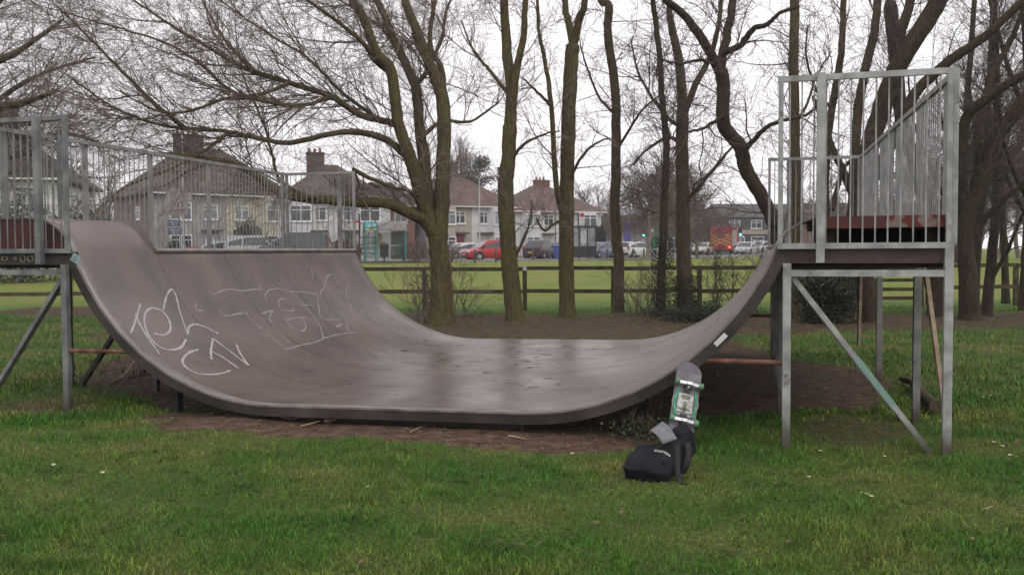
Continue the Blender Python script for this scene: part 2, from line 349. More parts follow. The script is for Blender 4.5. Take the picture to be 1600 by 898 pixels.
# riding surface material
RM = bpy.data.materials.new('worn brown ramp sheeting'); RM.use_nodes = True; N, L = N_(RM); b = N['Principled BSDF']
tc = N.new('ShaderNodeTexCoord')
sepr = N.new('ShaderNodeSeparateXYZ'); L.new(tc.outputs['Object'], sepr.inputs[0])
mpv = N.new('ShaderNodeMapping'); mpv.inputs['Scale'].default_value = (1, 1, .35); L.new(tc.outputs['Object'], mpv.inputs['Vector'])
base = ramp(noise(1.3, 6, mpv.outputs[0], .6), [(.3, (.060, .036, .027)), (.5, (.100, .065, .050)), (.7, (.138, .097, .078))])
stain = ramp(noise(1.7, 5, None, .5), [(.34, (.66, .64, .66)), (.52, (1, 1, 1)), (.75, (1.15, 1.14, 1.14))])
m1 = N.new('ShaderNodeMix'); m1.data_type = 'RGBA'; m1.blend_type = 'MULTIPLY'; m1.inputs['Factor'].default_value = .8; L.new(base, m1.inputs['A']); L.new(stain, m1.inputs['B'])
# pale wear along the front edge
edge = ramp(mth('ADD', sepr.outputs['Y'], mth('MULTIPLY', noise(5, 4), .26)), [(.06, (1, 1, 1)), (.24, (0, 0, 0))])
c1 = mixc(mth('MULTIPLY', edge, .55), m1.outputs['Result'], (.36, .33, .32))
# wet leaf marks on the flat
mpf = N.new('ShaderNodeMapping'); mpf.inputs['Scale'].default_value = (.8, .7, 1); L.new(tc.outputs['Object'], mpf.inputs['Vector'])
marks = mth('MULTIPLY', ramp(noise(6.5, 4, mpf.outputs[0], .6), [(.57, (0, 0, 0)), (.66, (1, 1, 1))]), ramp(noise(.9, 2), [(.44, (0, 0, 0)), (.56, (1, 1, 1))]))
inflat = mth('MULTIPLY', mth('LESS_THAN', sepr.outputs['Z'], Z0+.12), mth('MULTIPLY', mth('GREATER_THAN', sepr.outputs['Y'], .7), mth('LESS_THAN', sepr.outputs['Y'], 5.6)))
scuff = ramp(noise(24, 5, None, .7), [(.60, (0, 0, 0)), (.72, (1, 1, 1))])
c1 = mixc(mth('MULTIPLY', scuff, .22), c1, (.30, .26, .24))
c2 = mixc(mth('MULTIPLY', mth('MULTIPLY', marks, inflat), .55), c1, (.030, .020, .016))
L.new(c2, b.inputs['Base Color'])
rr = N.new('ShaderNodeMapRange'); L.new(noise(2.2, 5), rr.inputs[0]); rr.inputs[1].default_value = .3; rr.inputs[2].default_value = .7; rr.inputs[3].default_value = .25; rr.inputs[4].default_value = .40
mk = mth('MULTIPLY', marks, inflat); L.new(mth('ADD', rr.outputs[0], mth('MULTIPLY', mk, .3)), b.inputs['Roughness']); L.new(mth('SUBTRACT', .95, mth('MULTIPLY', mk, .45)), b.inputs['Specular IOR Level'])
def surf(t0, t1, nt, roll):
    pr = full(roll); m = MB(); m.grid([[(s, t0+(t1-t0)*j/nt, z) for s, z in pr] for j in range(nt+1)]); return m
tv = [TR*j/8 for j in range(9)]+[TR+(W-TR)*j/24 for j in range(1, 25)]
m = MB(); pr_ = full(False); m.grid([[(s, t, z) for s, z in pr_] for t in tv])
for side, ztop in ((-1, ZL), (1, ZR)):
    q = arcpts(side, True, ztop)[-15:]; m.grid([[(s, t, z) for s, z in (q if side > 0 else q[::-1])] for t in tv[:9]])
sf = m.build('riding_surface', RM, ramp_o)
import bmesh
bmx = bmesh.new(); bmx.from_mesh(sf.data); bmesh.ops.remove_doubles(bmx, verts=bmx.verts, dist=.0005); bmx.to_mesh(sf.data); bmx.free()
sf.data.shade_smooth()
so_ = sf.modifiers.new('solid', 'SOLIDIFY'); so_.thickness = .02; so_.offset = -1; so_.use_even_offset = True
# sheet joints are thin dark lines between sheets
# side plates / ribs
def rib(t, th, roll, d0, d1):
    pr = full(roll); n = len(pr); up = []; dn = []
    for i, (s, z) in enumerate(pr):
        a = pr[max(i-1, 0)]; c = pr[min(i+1, n-1)]; tx, tz = c[0]-a[0], c[1]-a[1]; l = math.hypot(tx, tz); nx_, nz_ = tz/l, -tx/l
        up.append((s+nx_*d0, z+nz_*d0)); dn.append((s+nx_*d1, z+nz_*d1))
    m = MB(); rows = [[(s, t, z) for s, z in up], [(s, t, z) for s, z in dn], [(s, t+th, z) for s, z in dn], [(s, t+th, z) for s, z in up], [(s, t, z) for s, z in up]]
    return m.grid(rows)
rib(-.012, .012, False, .0, .10).build('side_plate', mat('brown steel edge plate', (.022, .015, .013), .7, .3, 2.5, col2=(.085, .064, .058), bump=.3, lo=.4, hi=.8), ramp_o, smooth=True)
rib(W, .012, False, .0, .115).build('side_plate', dark_steel, ramp_o, smooth=True)
rib(-.012, .0, True, .0, .0)
# thin worn rim on the front edge
mm_ = MB(); pr = arcpts(-1, True, ZL)[::-1] ; pr2 = full(True)
rib(-.016, .02, True, -.004, .014).build('edge_strip', mat('worn edge strip', (.12, .105, .10), .6, .3, 5, col2=(.24, .22, .21)), ramp_o, smooth=True)
TK = [0.06]+[W*k/5 for k in range(1, 5)]+[W-.06]
for t in TK[1:-1]: rib(t-.02, .04, False, .022, .11).build('rib', dark_steel, ramp_o, smooth=True)
# bearers below the transitions and the flat
for t in TK:
    for s in (SL+1.0, AL+.1, AR-.3, AR+.9):
        side = -1 if s < AL else 1; A, R = (AL, RL) if side < 0 else (AR, RR)
        q = min(1, max(0, abs(s-A)/R)) if (s < AL or s > AR) else 0
        zt = Z0-.10+R*(1-math.sqrt(1-q*q)); 
        MB().box((s, t+.12, zt/2), (.08, .08, zt)).build('bearer', near_black, ramp_o)
for t in (TK[0]+.1, TK[2], TK[4]):
    MB().beam((AL, t, .03), (AR, t, .03), .08, .06).build('ground_beam', dark_steel, ramp_o)
for t in [TR]+TK[2:-1]:
    pr_j = full(False); MB().grid([[(s, t-.003, z+.0015), (s, t+.003, z+.0015)] for s, z in pr_j]).build('sheet_joint', near_black, ramp_o)
for i_ in range(6):
    t = i_*1.27+.04; m = MB()
    for s, z in full(False)[::3]: m.tube([(s, t, z-.001), (s, t, z+.002)], .006, 6)
    tag(m.build('screw_heads', dark_steel, ramp_o), kind='stuff')
# coping
for A, z in ((SL, HC), (SR, HC)):
    MB().tube([(A, TR, z), (A, W, z)], .024, 10).build('coping', galv_dull if A > 0 else mat('pale worn coping', (.25, .23, .225), .45, .2, 5), ramp_o, smooth=True)
# platforms
def platform(side, ztop):
    A = SL if side < 0 else SR; B = A+side*PW; a, c = min(A, B), max(A, B)
    MB().bx(a+.02, c, TR, W, HC-.035, HC-.008).build('deck', ply, ramp_o)
    beam = brown_steel if side > 0 else mat('grimy brown beam', (.03, .022, .019), .7, .3, 5, col2=(.055, .042, .036))
    for t in (-.01, W-.05):
        MB().bx(a-.0, c+.02, t, t+.06, HC-.135, HC-.012).build('end_beam', beam, ramp_o)
    MB().bx(c-.055 if side > 0 else a, c if side > 0 else a+.055, .052, W-.052, HC-.135, HC-.04).build('side_beam', beam, ramp_o)
    MB().bx(a+.02, c-.06, .06, W-.06, HC-.17, HC-.045).build('shaded_underside', void_shade, ramp_o)  # solid slab, the shade under the deck put into its colour
    # raised box at the near end that the roll-in curves on to
    P = PHL if side < 0 else PHR; r = (ztop-HC)/(1-math.cos(P)); cx = A+side*r*math.sin(P)
    b0, b1 = min(cx, B), max(cx, B)
    if side < 0:
        MB().bx(b0+.02, b1, .0, TR, ztop-.022, ztop-.002).build('raised_deck', ply, ramp_o)
        poly = [(B+.02, HC-.008), (A+side*.02, HC-.008)]+[(cx-side*r*math.sin(P*(1-i/8)), ztop-r+r*math.cos(P*(1-i/8))-.024) for i in range(9)]+[(B+.02, ztop-.024)]
        for t0 in (.012, TR-.03): MB().prism(poly, t0, t0+.018).build('box_side', red_dark, ramp_o)
        MB().bx(B+.02, B+.04, .03, TR-.03, HC-.008, ztop-.024).build('box_end', red_dark, ramp_o)
    else:
        MB().bx(b0-.06, b1-.03, -.0, TR, ztop-.095, ztop-.002).build('raised_deck', red_board, ramp_o)
        MB().bx(b0+.45*1.0, b1-.03, -.006, .0, ztop-.09, ztop-.004).build('peeled_board', mat('peeling red board', (.13, .018, .012), .7, .3, 9, col2=(.22, .17, .14), lo=.45, hi=.55), ramp_o)
        for s in (b0+.04, b0+.78, b1-.1): MB().bx(s, s+.07, .25, .32, HC-.008, ztop-.095).build('box_post', mat('dirty timber', (.10, .07, .05), .9), ramp_o)
        MB().bx(b0-.0, b1-.03, TR-.03, TR, HC-.008, ztop-.095).build('box_back', void_shade, ramp_o)  # black lining paints the shade inside the open box
        MB().bx(b1-.05, b1-.03, .03, TR-.03, HC-.008, ztop-.095).build('box_end', void_shade, ramp_o)
        MB().bx(b0-.0, b1-.05, .03, TR-.03, HC-.006, HC).build('box_floor', void_shade, ramp_o)
    # under frames
    for k, t in enumerate([.0]+TK[1:-1]+[W-.08]):
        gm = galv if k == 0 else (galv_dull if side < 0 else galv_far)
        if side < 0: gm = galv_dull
        i0, o0 = (A+side*.075, B-side*.045)
        zt = HC-.10 if side > 0 or k else HC-.13
        for s in (i0, o0):
            if side > 0 and s == o0 and k in (2, 4, 5): continue
            zz = HC-.135 if s == i0 else HC-.0
            if side < 0: zz = HC-.135
            MB().box((s, t+.0+(-.03 if k == 0 else .035), zz/2-.02), (.062, .062, zz+.04)).build('post', gm, ramp_o, bevel=.004)
        tb = t+(-.03 if k == 0 else .035)
        if side > 0 or k == 0: MB().bx(min(i0, o0)+.031, max(i0, o0)-.031, tb-.025, tb+.025, HC-.235, HC-.185).build('crossbar', gm, ramp_o)
        if k in (0, 1) or side < 0:
            a0 = Vector((i0+side*.04, tb+.05, HC-.24)); b0_ = Vector((o0-side*.10, tb+.05, .0))
            dg = MB().beam(a0, b0_, .04, .065, up=(0, 1, 0)).build('diagonal_brace', gm if k == 0 else dark_steel if side < 0 else galv_far, ramp_o)
            if side > 0 and k == 0:
                p, q = a0.lerp(b0_, .47), a0.lerp(b0_, .74)
                MB().beam(p, q, .046, .067, up=(0, 1, 0)).build('green_paint_patch', mat('mint green paint', (.16, .30, .25), .6, .25, 8, col2=(.24, .34, .30)), dg)
        # rusty tie from the frame to the curve
        if k not in (0, 4): continue
        zt_ = .66 if side > 0 else .60
        R, A0 = (RL, AL) if side < 0 else (RR, AR)
        send = A0+side*math.sqrt(R*R-(R-(zt_-Z0))**2)-side*(-.1)
        MB().tube([(i0-side*.03, tb, zt_), (send, tb+.04, zt_+.0)], .02, 8).build('tie_bar', rust, ramp_o)
platform(-1, ZL); platform(1, ZR)
# railings
zt, zb = 2.877, HC-.003
def panel(p0, p1, m, name='railing_panel', ends=True, fw=.045, nb=None, br=.0065):
    p0 = Vector((*p0, 0)); p1 = Vector((*p1, 0)); d = p1-p0; Lg = d.length; u = d/Lg
    q = MB()
    def P(x, z): v = p0+u*x; return (v.x, v.y, z)
    q.beam(P(0, zt-fw/2), P(Lg, zt-fw/2), fw*.8, fw); q.beam(P(0, zb+fw/2-.02), P(Lg, zb+fw/2-.02), fw*.8, fw)
    for x in (fw/2, Lg-fw/2) if ends else (): q.beam(P(x, zb+fw-.02), P(x, zt-fw), fw, fw*.8, up=tuple(u))
    n = nb or max(2, round(Lg/.092))
    for k in range(1, n):
        x = Lg*k/n; q.tube([P(x, zb+fw-.025), P(x, zt-fw+.004)], br, 6, cap=False)
    return q.build(name, m, ramp_o)
def rpost(s, t, m, w=.062, z0=HC-.13, z1=zt+.004): return MB().box((s, t, (z0+z1)/2), (w, w, z1-z0)).build('railing_post', m, ramp_o, bevel=.004)
FT = -.045
panel((SR+.0, FT), (SR+PW-.03, FT), galv, nb=14); rpost(SR+.315, FT-.045, galv); rpost(SR+PW-.005, FT+.05, galv, w=.04, z0=HC)
panel((SL-.0, FT), (SL-PW, FT), galv_dull, nb=14); rpost(SL-.31, FT-.045, galv_dull); 
for side, m_ in ((-1, galv_far), (1, galv_far)):
    A = SL if side < 0 else SR; B = A+side*PW
    ts = [FT+.08, .55, 1.83, 3.11, 4.39, W-.0]
    if side < 0: ts = [FT+.05]+[px_s(x, B) for x in (141, 242, 332)]+[W]; ts.insert(1, ts[1]-1.2)
    for a_, b_ in zip(ts[:-1], ts[1:]):
        panel((B, a_+.0), (B, b_-.004), m_, ends=False)
        rpost(B+side*.045, b_, m_, w=.052)
    panel((A, W+.03), (B, W+.03), m_, nb=13); rpost(A+side*.3, W+.075, m_)
rpost(px_t(99, TR), TR, galv_dull, w=.062, z0=ZL-.3)
# graffiti: strokes lying on the left transition
def hit_left(px, py):
    o = w2r((0, 0, EYE)); d = ray(px, py); q = w2r(Vector((X0, Y0, 0))+Vector((d.x, d.y, 0))); q.z = d.z
    lo = None; c = Vector((AL, 0, Z0+RL))
    # circle in (s,z): |(s-AL, z-(Z0+RL))| = RL
    a = q.x**2+q.z**2; bb = 2*((o.x-AL)*q.x+(o.z-c.z)*q.z); cc = (o.x-AL)**2+(o.z-c.z)**2-RL**2
    disc = bb*bb-4*a*cc
    if disc < 0: return None
    k = (-bb+math.sqrt(disc))/(2*a); p = o+q*k
    if p.x > AL: k = (Z0-o.z)/q.z; p = o+q*k; return (AL-p.x, p.y)
    return (RL*math.atan2(AL-p.x, c.z-p.z), p.y)     # arc length up the wall, t
def onwall(u, t, h=.002):
    if u < 0: return Vector((AL-u, t, Z0+h))
    a = u/RL; return Vector((AL-(RL-h)*math.sin(a), t, Z0+RL-(RL-h)*math.cos(a)))
def smoothline(pts, n=6):
    P = [pts[0]]+list(pts)+[pts[-1]]; out = []
    for i in range(1, len(P)-2):
        for k in range(n):
            t = k/n; out.append(tuple(.5*((2*P[i][j])+(-P[i-1][j]+P[i+1][j])*t+(2*P[i-1][j]-5*P[i][j]+4*P[i+1][j]-P[i+2][j])*t*t+(-P[i-1][j]+3*P[i][j]-3*P[i+1][j]+P[i+2][j])*t**3) for j in range(len(pts[0]))))
    out.append(tuple(pts[-1])); return out
def stroke(pts, wd, m, crop=None, curve=True):
    if crop: x0, y0, k = crop; pts = [(x0+x/k, y0+y/k) for x, y in pts]
    if curve and len(pts) > 2: pts = smoothline(pts)
    q = [hit_left(*p) for p in pts]; q = [x for x in q if x]
    # resample so that the strip follows the curve
    d = []
    for a, c in zip(q[:-1], q[1:]):
        n = max(1, int(math.hypot(c[0]-a[0], c[1]-a[1])/.05))
        d += [(a[0]+(c[0]-a[0])*i/n, a[1]+(c[1]-a[1])*i/n) for i in range(n)]
    d.append(q[-1]); rows = []
    for i, p in enumerate(d):
        a = d[max(0, i-1)]; c = d[min(len(d)-1, i+1)]; tx, ty = c[0]-a[0], c[1]-a[1]; l = math.hypot(tx, ty) or 1
        ww = wd*(.75+.5*random.random())*.5; nx_, ny_ = -ty/l*ww, tx/l*ww
        rows.append([onwall(p[0]+nx_, p[1]+ny_), onwall(p[0]-nx_, p[1]-ny_)])
    return MB().grid(rows)
CR = (160, 380, 3.636)
big = [
 [(160, 510), (185, 445), (215, 345)], [(185, 400), (235, 500), (325, 630)],
 [(290, 512), (350, 520), (385, 490), (375, 430), (330, 380), (275, 368), (243, 400), (240, 460), (265, 525), (320, 585), (390, 605), (445, 590), (475, 545)],
 [(345, 380), (362, 305), (390, 262), (415, 290), (440, 390), (485, 520)], [(485, 520), (492, 475), (530, 460), (590, 478), (660, 515)],
 [(545, 603), (490, 622), (455, 665), (475, 705), (540, 738), (620, 745), (690, 735), (725, 722)],
 [(620, 660), (616, 610), (628, 540)], [(628, 540), (720, 610), (828, 692)], [(615, 612), (680, 645), (775, 712)], [(760, 572), (785, 630), (830, 692)],
]
faint = [
 [(610, 275), (635, 288), (690, 266), (740, 262), (790, 272)], [(790, 272), (860, 262), (905, 262)], [(668, 380), (695, 412), (810, 395), (830, 420), (920, 500), (1045, 605)],
 [(1045, 605), (1120, 580), (1200, 565), (1255, 540)], [(1255, 540), (1230, 460), (1170, 380), (1100, 300), (1030, 262), (960, 262), (925, 290), (935, 330)],
 [(1010, 370), (1000, 330), (1030, 315), (1065, 340), (1085, 382), (1010, 378)], [(970, 380), (905, 400)], [(970, 380), (950, 430), (1000, 500), (1060, 560)],
 [(1045, 440), (1090, 425), (1160, 425), (1220, 460)], [(1045, 440), (1080, 480), (1130, 500), (1155, 475), (1140, 430)], [(1070, 275), (1150, 278), (1220, 290)],
 [(1220, 290), (1230, 370), (1250, 430), (1355, 432)], [(1255, 540), (1330, 520), (1445, 505)], [(1130, 350), (1190, 352)],
 [(1195, 205), (1190, 135), (1240, 180), (1265, 240), (1235, 290), (1275, 360)], [(1265, 240), (1275, 190), (1310, 180), (1340, 240), (1380, 310)],
 [(1275, 260), (1300, 262), (1330, 320), (1390, 385), (1415, 370), (1380, 300), (1320, 270)], [(1330, 195), (1400, 300), (1480, 400)], [(1395, 230), (1385, 300), (1440, 370)],
 [(1325, 470), (1360, 458), (1330, 478)], [(1390, 465), (1402, 500), (1440, 508)], [(965, 232), (978, 250)], [(890, 240), (900, 258)], [(1420, 435), (1450, 434)],
 [(530, 340), (532, 375), (570, 380), (548, 385)],
]
m = MB()
for s_ in big: q = stroke(s_, .024, chalk, CR); m.add(q.v, q.f)
m.build('graffiti_scrawl', chalk, ramp_o)
m = MB()
for s_ in faint: q = stroke(s_, .019, chalk_faint, CR); m.add(q.v, q.f)
m.build('faded_graffiti', chalk_faint, ramp_o)
# looping scrawl on the left platform beam
m = MB(); zc = HC-.075
for cx, rx, rz in ((-.02, .035, .03), (-.11, .03, .035), (.0, .0, .0), (-.2, .012, .012), (-.33, .035, .02), (.075, .03, .038)):
    if rx: m.tube([(SL-.47+cx+rx*math.cos(a*PI/6), -.016, zc+rz*math.sin(a*PI/6)) for a in range(13)], .007, 4)
m.build('graffiti_loops', mat('yellowish paint', (.30, .28, .15), .7), ramp_o)
MB().grid([[(SL+.03+.0, -.018, HC-.02), (SL+.10, -.018, HC-.06)], [(SL-.03, -.018, HC-.09), (SL+.06, -.018, HC-.13)]]).build('blue_paint_splash', mat('pale blue paint', (.25, .36, .38), .6, .4, 20), ramp_o)
a_ = math.radians(50); 
def side_pt(phi, off): return (AR+(RR+off)*math.sin(phi), -.018, Z0R+RR-(RR+off)*math.cos(phi))
MB().grid([[side_pt(math.radians(44.5), .03), side_pt(math.radians(44.5), .07)], [side_pt(math.radians(47.5), .03), side_pt(math.radians(47.5), .07)]]).build('white_tape', white_paint, ramp_o)
# leaning timbers under the right platform
tb = MB().beam(at(1447, 428, 7.55), at(1479, 662, 7.35)+Vector((0, 0, -.03)), .035, .035).build('timber_prop', wood_pale); tag(tb, 'thin pale timber leaning under the right platform beside the rear outer leg', 'timber')
tb = MB().beam(at(1345, 428, 10.8), at(1342, 541, 10.7), .035, .035).build('timber_prop', wood_pale); tag(tb, 'thin upright pale timber below the middle of the right platform', 'timber')
# ================================================================ skateboard
def curve_z(y, L_=.80, kick=.13, up=.055):
    e = abs(y)-(L_/2-kick); return 0 if e < 0 else -up*(e/kick)**1.6
B0 = at(1060, 708, 6.86); B0.z = .03; T0 = at(1080, 562, 7.17)
yl = (T0-B0).normalized(); Lb = (T0-B0).length
nz_ = Vector((.05, -1, 0)); nz_ = (nz_-yl*nz_.dot(yl)).normalized(); xl = yl.cross(nz_).normalized()
sk = bpy.data.objects.new('skateboard', None); COL.objects.link(sk); MM = Matrix((xl, yl, nz_)).transposed().to_4x4(); MM.translation = B0; sk.matrix_world = MM
tag(sk, 'skateboard with green rails and wheels, standing on its tail, underside showing', 'skateboard')
hw = .102; rows_t = []; rows_b = []
for i in range(33):
    y = Lb*i/32; e = min(y, Lb-y); r = .11
    w_ = hw*(math.sqrt(max(0, 1-((r-e)/r)**2)) if e < r else 1); w_ = max(w_, .012)
    zc = curve_z(y-Lb/2, Lb)
    rows_t.append([(w_*k/4, y, zc+.003*abs(k/4)**2) for k in range(-4, 5)]); rows_b.append([(w_*k/4, y, zc-.011+.003*abs(k/4)**2) for k in range(-4, 5)])
m = MB(); m.grid(rows_t); m.grid([r_[::-1] for r_ in rows_b])
rim = [r_[0] for r_ in rows_t]+[r_[-1] for r_ in rows_t[::-1]]; rimb = [r_[0] for r_ in rows_b]+[r_[-1] for r_ in rows_b[::-1]]
m.grid([rimb+[rimb[0]], rim+[rim[0]]])
deckm = mat('purple grey skateboard deck', (.115, .10, .125), .35, .2, 14)
dk = m.build('deck', deckm, sk, smooth=True)
y1, y2 = Lb-.215, .215
green = mat('green plastic', (.04, .36, .18), .4, .2, 20)
m = MB()
for k in range(7):
    a = -1+2*k/6; 
MB().grid([[(x*.062, yy, .0045) for x in (-1, -.5, 0, .5, 1)] for yy in np.linspace(y2+.075, y1-.075, 9)]).build('graphic_panel', mat('silver deck graphic', (.30, .30, .30), .4, .5, 28, col2=(.52, .53, .52), lo=.42, hi=.55), dk)
m = MB()
for cy, rx, ry in ((y1-.10, .04, .018), ((y1+y2)/2-.03, .018, .05), (y2+.10, .052, .012)):
    m.add([(rx*math.cos(a*PI/8), cy+ry*math.sin(a*PI/8), .0062) for a in range(16)], [tuple(range(16))])
m.build('graphic_figures', mat('olive deck graphic', (.20, .20, .10), .5, .6, 40, col2=(.12, .14, .12)), dk)
MB().box((0, y2+.055, .0055), (.13, .018, .002)).build('graphic_band', mat('grey band', (.28, .27, .30), .5), dk)
for sx in (-1, 1):
    bow = [(sx*(.070+.014*math.sin(PI*i/12)), y2+.045+(y1-y2-.09)*i/12, .008) for i in range(13)]
    MB().tube(bow, .009, 8).build('rail', green, sk, smooth=True)
    MB().tube([(sx*(.080+.022*math.sin(PI*i/8)), (y1+y2)/2-.06+.12*i/8, .0045) for i in range(9)], .006, 6).build('side_graphic', mat('pale edge graphic', (.35, .36, .33), .5), dk)
for y in (y1, y2):
    tr = MB().box((0, y+(.018 if y == y1 else -.018)*-1, .006), (.056, .085, .008)).build('truck', black_plastic, sk)
    MB().prism([(-.078, .040), (-.078, .052), (-.03, .056), (-.018, .066), (.018, .066), (.03, .056), (.078, .052), (.078, .040), (.02, .030), (-.02, .030)], y-.011, y+.011).build('hanger', mat('polished white metal', (.68, .68, .70), .3, .1, 9, metal=.3), tr)
    MB().tube([(0, y-.028 if y == y1 else y-.03, .01), (0, y-.022, .045)], [.018, .010], 10).build('kingpin', mat('bare metal', (.45, .45, .45), .3, metal=.7), tr)
    for sx in (-1, 1): MB().tube([(sx*.081, y, .045), (sx*.086, y, .045), (sx*.108, y, .045), (sx*.113, y, .045)], [.021, .026, .026, .020], 16).build('wheel', mat('dull green urethane', (.10, .26, .13), .45, .15, 9), sk, smooth=True)
    for bx_ in (-.018, .018):
        for by in (-.03, .03): pass
# ================================================================ bag
bagm = mat('black nylon', (.008, .009, .012), .85, .5, 7, col2=(.015, .017, .022), bump=.6, bscale=14, spec=.2)
bagd = mat('black webbing', (.012, .012, .013), .8, .2, 30)
def sell(c, ax, e=.55, n=20, k=28, wr=.03, seed=0):
    "superellipsoid cushion with soft wrinkles; ax = three half-axis vectors"
    rs = np.random.default_rng(seed); ph = rs.random(6)*6; c = Vector(c); ax = [Vector(a) for a in ax]; rows = []
    def sp(v): return math.copysign(abs(v)**e, v)
    for i in range(n+1):
        th = -PI/2+PI*i/n; row = []
        for j in range(k+1):
            la = 2*PI*j/k; x, y, z = sp(math.cos(th))*sp(math.cos(la)), sp(math.cos(th))*sp(math.sin(la)), sp(math.sin(th))
            f = 1+wr*(math.sin(5*x+ph[0]+3*z)+math.sin(7*y+ph[1]+4*x)*.7+math.sin(11*z+6*y+ph[2])*.5)
            row.append(c+(ax[0]*x+ax[1]*y+ax[2]*z)*f)
        rows.append(row)
    return MB().grid(rows)
bo = gnd(1022, 757); bag = empty('backpack', (bo.x+.03, bo.y+.14, 0), math.radians(-24), 'black rucksack with grey flap slumped on the grass below the skateboard', 'bag')
m = sell((-.03, .03, .105), [(.185, 0, -.01), (.03, .17, .06), (0, -.04, .075)], .42, seed=1, wr=.04, n=30, k=40); fco = m.build('front_compartment', bagm, bag, smooth=True, angle=80)
m = sell((.09, .22, .145), [(.10, -.02, .02), (.03, .17, .05), (-.02, -.03, .11)], .7, seed=2, wr=.04); m.build('main_compartment', bagm, bag, smooth=True, angle=80)
m = sell((.125, .35, .215), [(.10, 0, .0), (.02, .12, .05), (-.01, -.03, .125)], .75, seed=4, wr=.05); m.build('top_compartment', bagm, bag, smooth=True, angle=80)
fl = [(-.085, .16, .325), (-.01, .26, .385), (.135, .15, .285), (.04, .08, .25)]
def bil(q, u, v): 
    a = Vector(q[0]).lerp(Vector(q[1]), u); c = Vector(q[3]).lerp(Vector(q[2]), u); p = a.lerp(c, v); p.z += .02*math.sin(PI*v)*1.0; return p
m = MB(); m.grid([[bil(fl, i/8, j/8) for i in range(9)] for j in range(9)]); o = m.build('flap', mat('grey flap fabric', (.17, .17, .185), .7, .15, 20, bump=.2), bag, smooth=True)
md = o.modifiers.new('s', 'SOLIDIFY'); md.thickness = .012
m = MB(); m.tube([bil(fl, i/8, 0) for i in range(9)], .005, 6); m.build('flap_piping', mat('pale piping', (.45, .44, .40), .6), o)
tx = textmesh('lettering', 'CUSTOM', .034, mat('white print', (.62, .62, .62), .6, .1, 10), bag)
from mathutils.bvhtree import BVHTree
fbv = BVHTree.FromPolygons([v.co.copy() for v in fco.data.vertices], [tuple(p.vertices) for p in fco.data.polygons])
for v in tx.data.vertices:
    x, y, e = v.co.x, v.co.y, v.co.z; c_, s_ = math.cos(-.22), math.sin(-.22); x, y = x*c_-y*s_, x*s_+y*c_
    h_ = fbv.ray_cast(Vector((.045+x, .045+y-1.8*x*x, 1)), Vector((0, 0, -1)))[0]
    v.co = (.045+x, .045+y-1.8*x*x, (h_.z if h_ else .2)+.004+e)
for nm, pts in (('shoulder_strap', [(.14, .13, .25), (.165, .05, .17), (.18, -.02, .09), (.215, -.075, .025), (.26, -.115, .012)]), ('shoulder_strap', [(.20, .22, .25), (.235, .13, .20), (.235, .06, .12), (.20, .06, .05)]), ('side_strap', [(-.18, .12, .08), (-.15, .13, .17), (-.06, .17, .215), (.04, .17, .24)])):
    pts = smoothline([tuple(p) for p in pts], 5); m = MB(); m.grid([[Vector(p)+Vector((sx*.022, sx*.008, .004*abs(sx))) for sx in (-1, 0, 1)] for p in pts]); o = m.build(nm, bagd, bag, smooth=True); md = o.modifiers.new('s', 'SOLIDIFY'); md.thickness = .006
for c in ((-.09, .135, .225), (-.155, .12, .165), (.085, -.07, .165)): MB().box(c, (.028, .02, .032), rz=.4).build('buckle', black_plastic, bag, bevel=.004)
MB().tube(smoothline([(-.19, -.06, .10), (-.10, -.13, .115), (.02, -.145, .115), (.10, -.10, .11)], 5), .004, 6).build('zip', bagd, bag)
bag.scale = (.86, .86, .9)
# ================================================================ trees
def nrm(a): return a/np.maximum(1e-9, np.linalg.norm(a, axis=-1, keepdims=True))
def tubes_np(P, R, k):
    "P (m,n,3) paths, R (m,n) radii -> verts, quads"
    m, n, _ = P.shape; T = nrm(np.gradient(P, axis=1)); ch = nrm(P[:, -1]-P[:, 0])
    ref = np.where(np.abs(ch[:, :1]) < .7, np.array([[1., 0, 0]]), np.array([[0, 1., 0]]))[:, None, :]
    U = nrm(np.cross(T, ref)); Wv = np.cross(T, U); a = np.arange(k)*2*PI/k
    V = P[:, :, None, :]+(U[:, :, None, :]*np.cos(a)[None, None, :, None]+Wv[:, :, None, :]*np.sin(a)[None, None, :, None])*R[:, :, None, None]
    idx = np.arange(m*n*k).reshape(m, n, k); j2 = np.roll(idx, -1, axis=2)
    Fq = np.stack([idx[:, :-1], j2[:, :-1], j2[:, 1:], idx[:, 1:]], -1).reshape(-1, 4)
    return V.reshape(-1, 3), Fq
def joinnp(parts):
    Vs, Fs, o = [], [], 0
    for V, Fq in parts: Vs.append(V); Fs.append(Fq+o); o += len(V)
    return np.concatenate(Vs), np.concatenate(Fs)
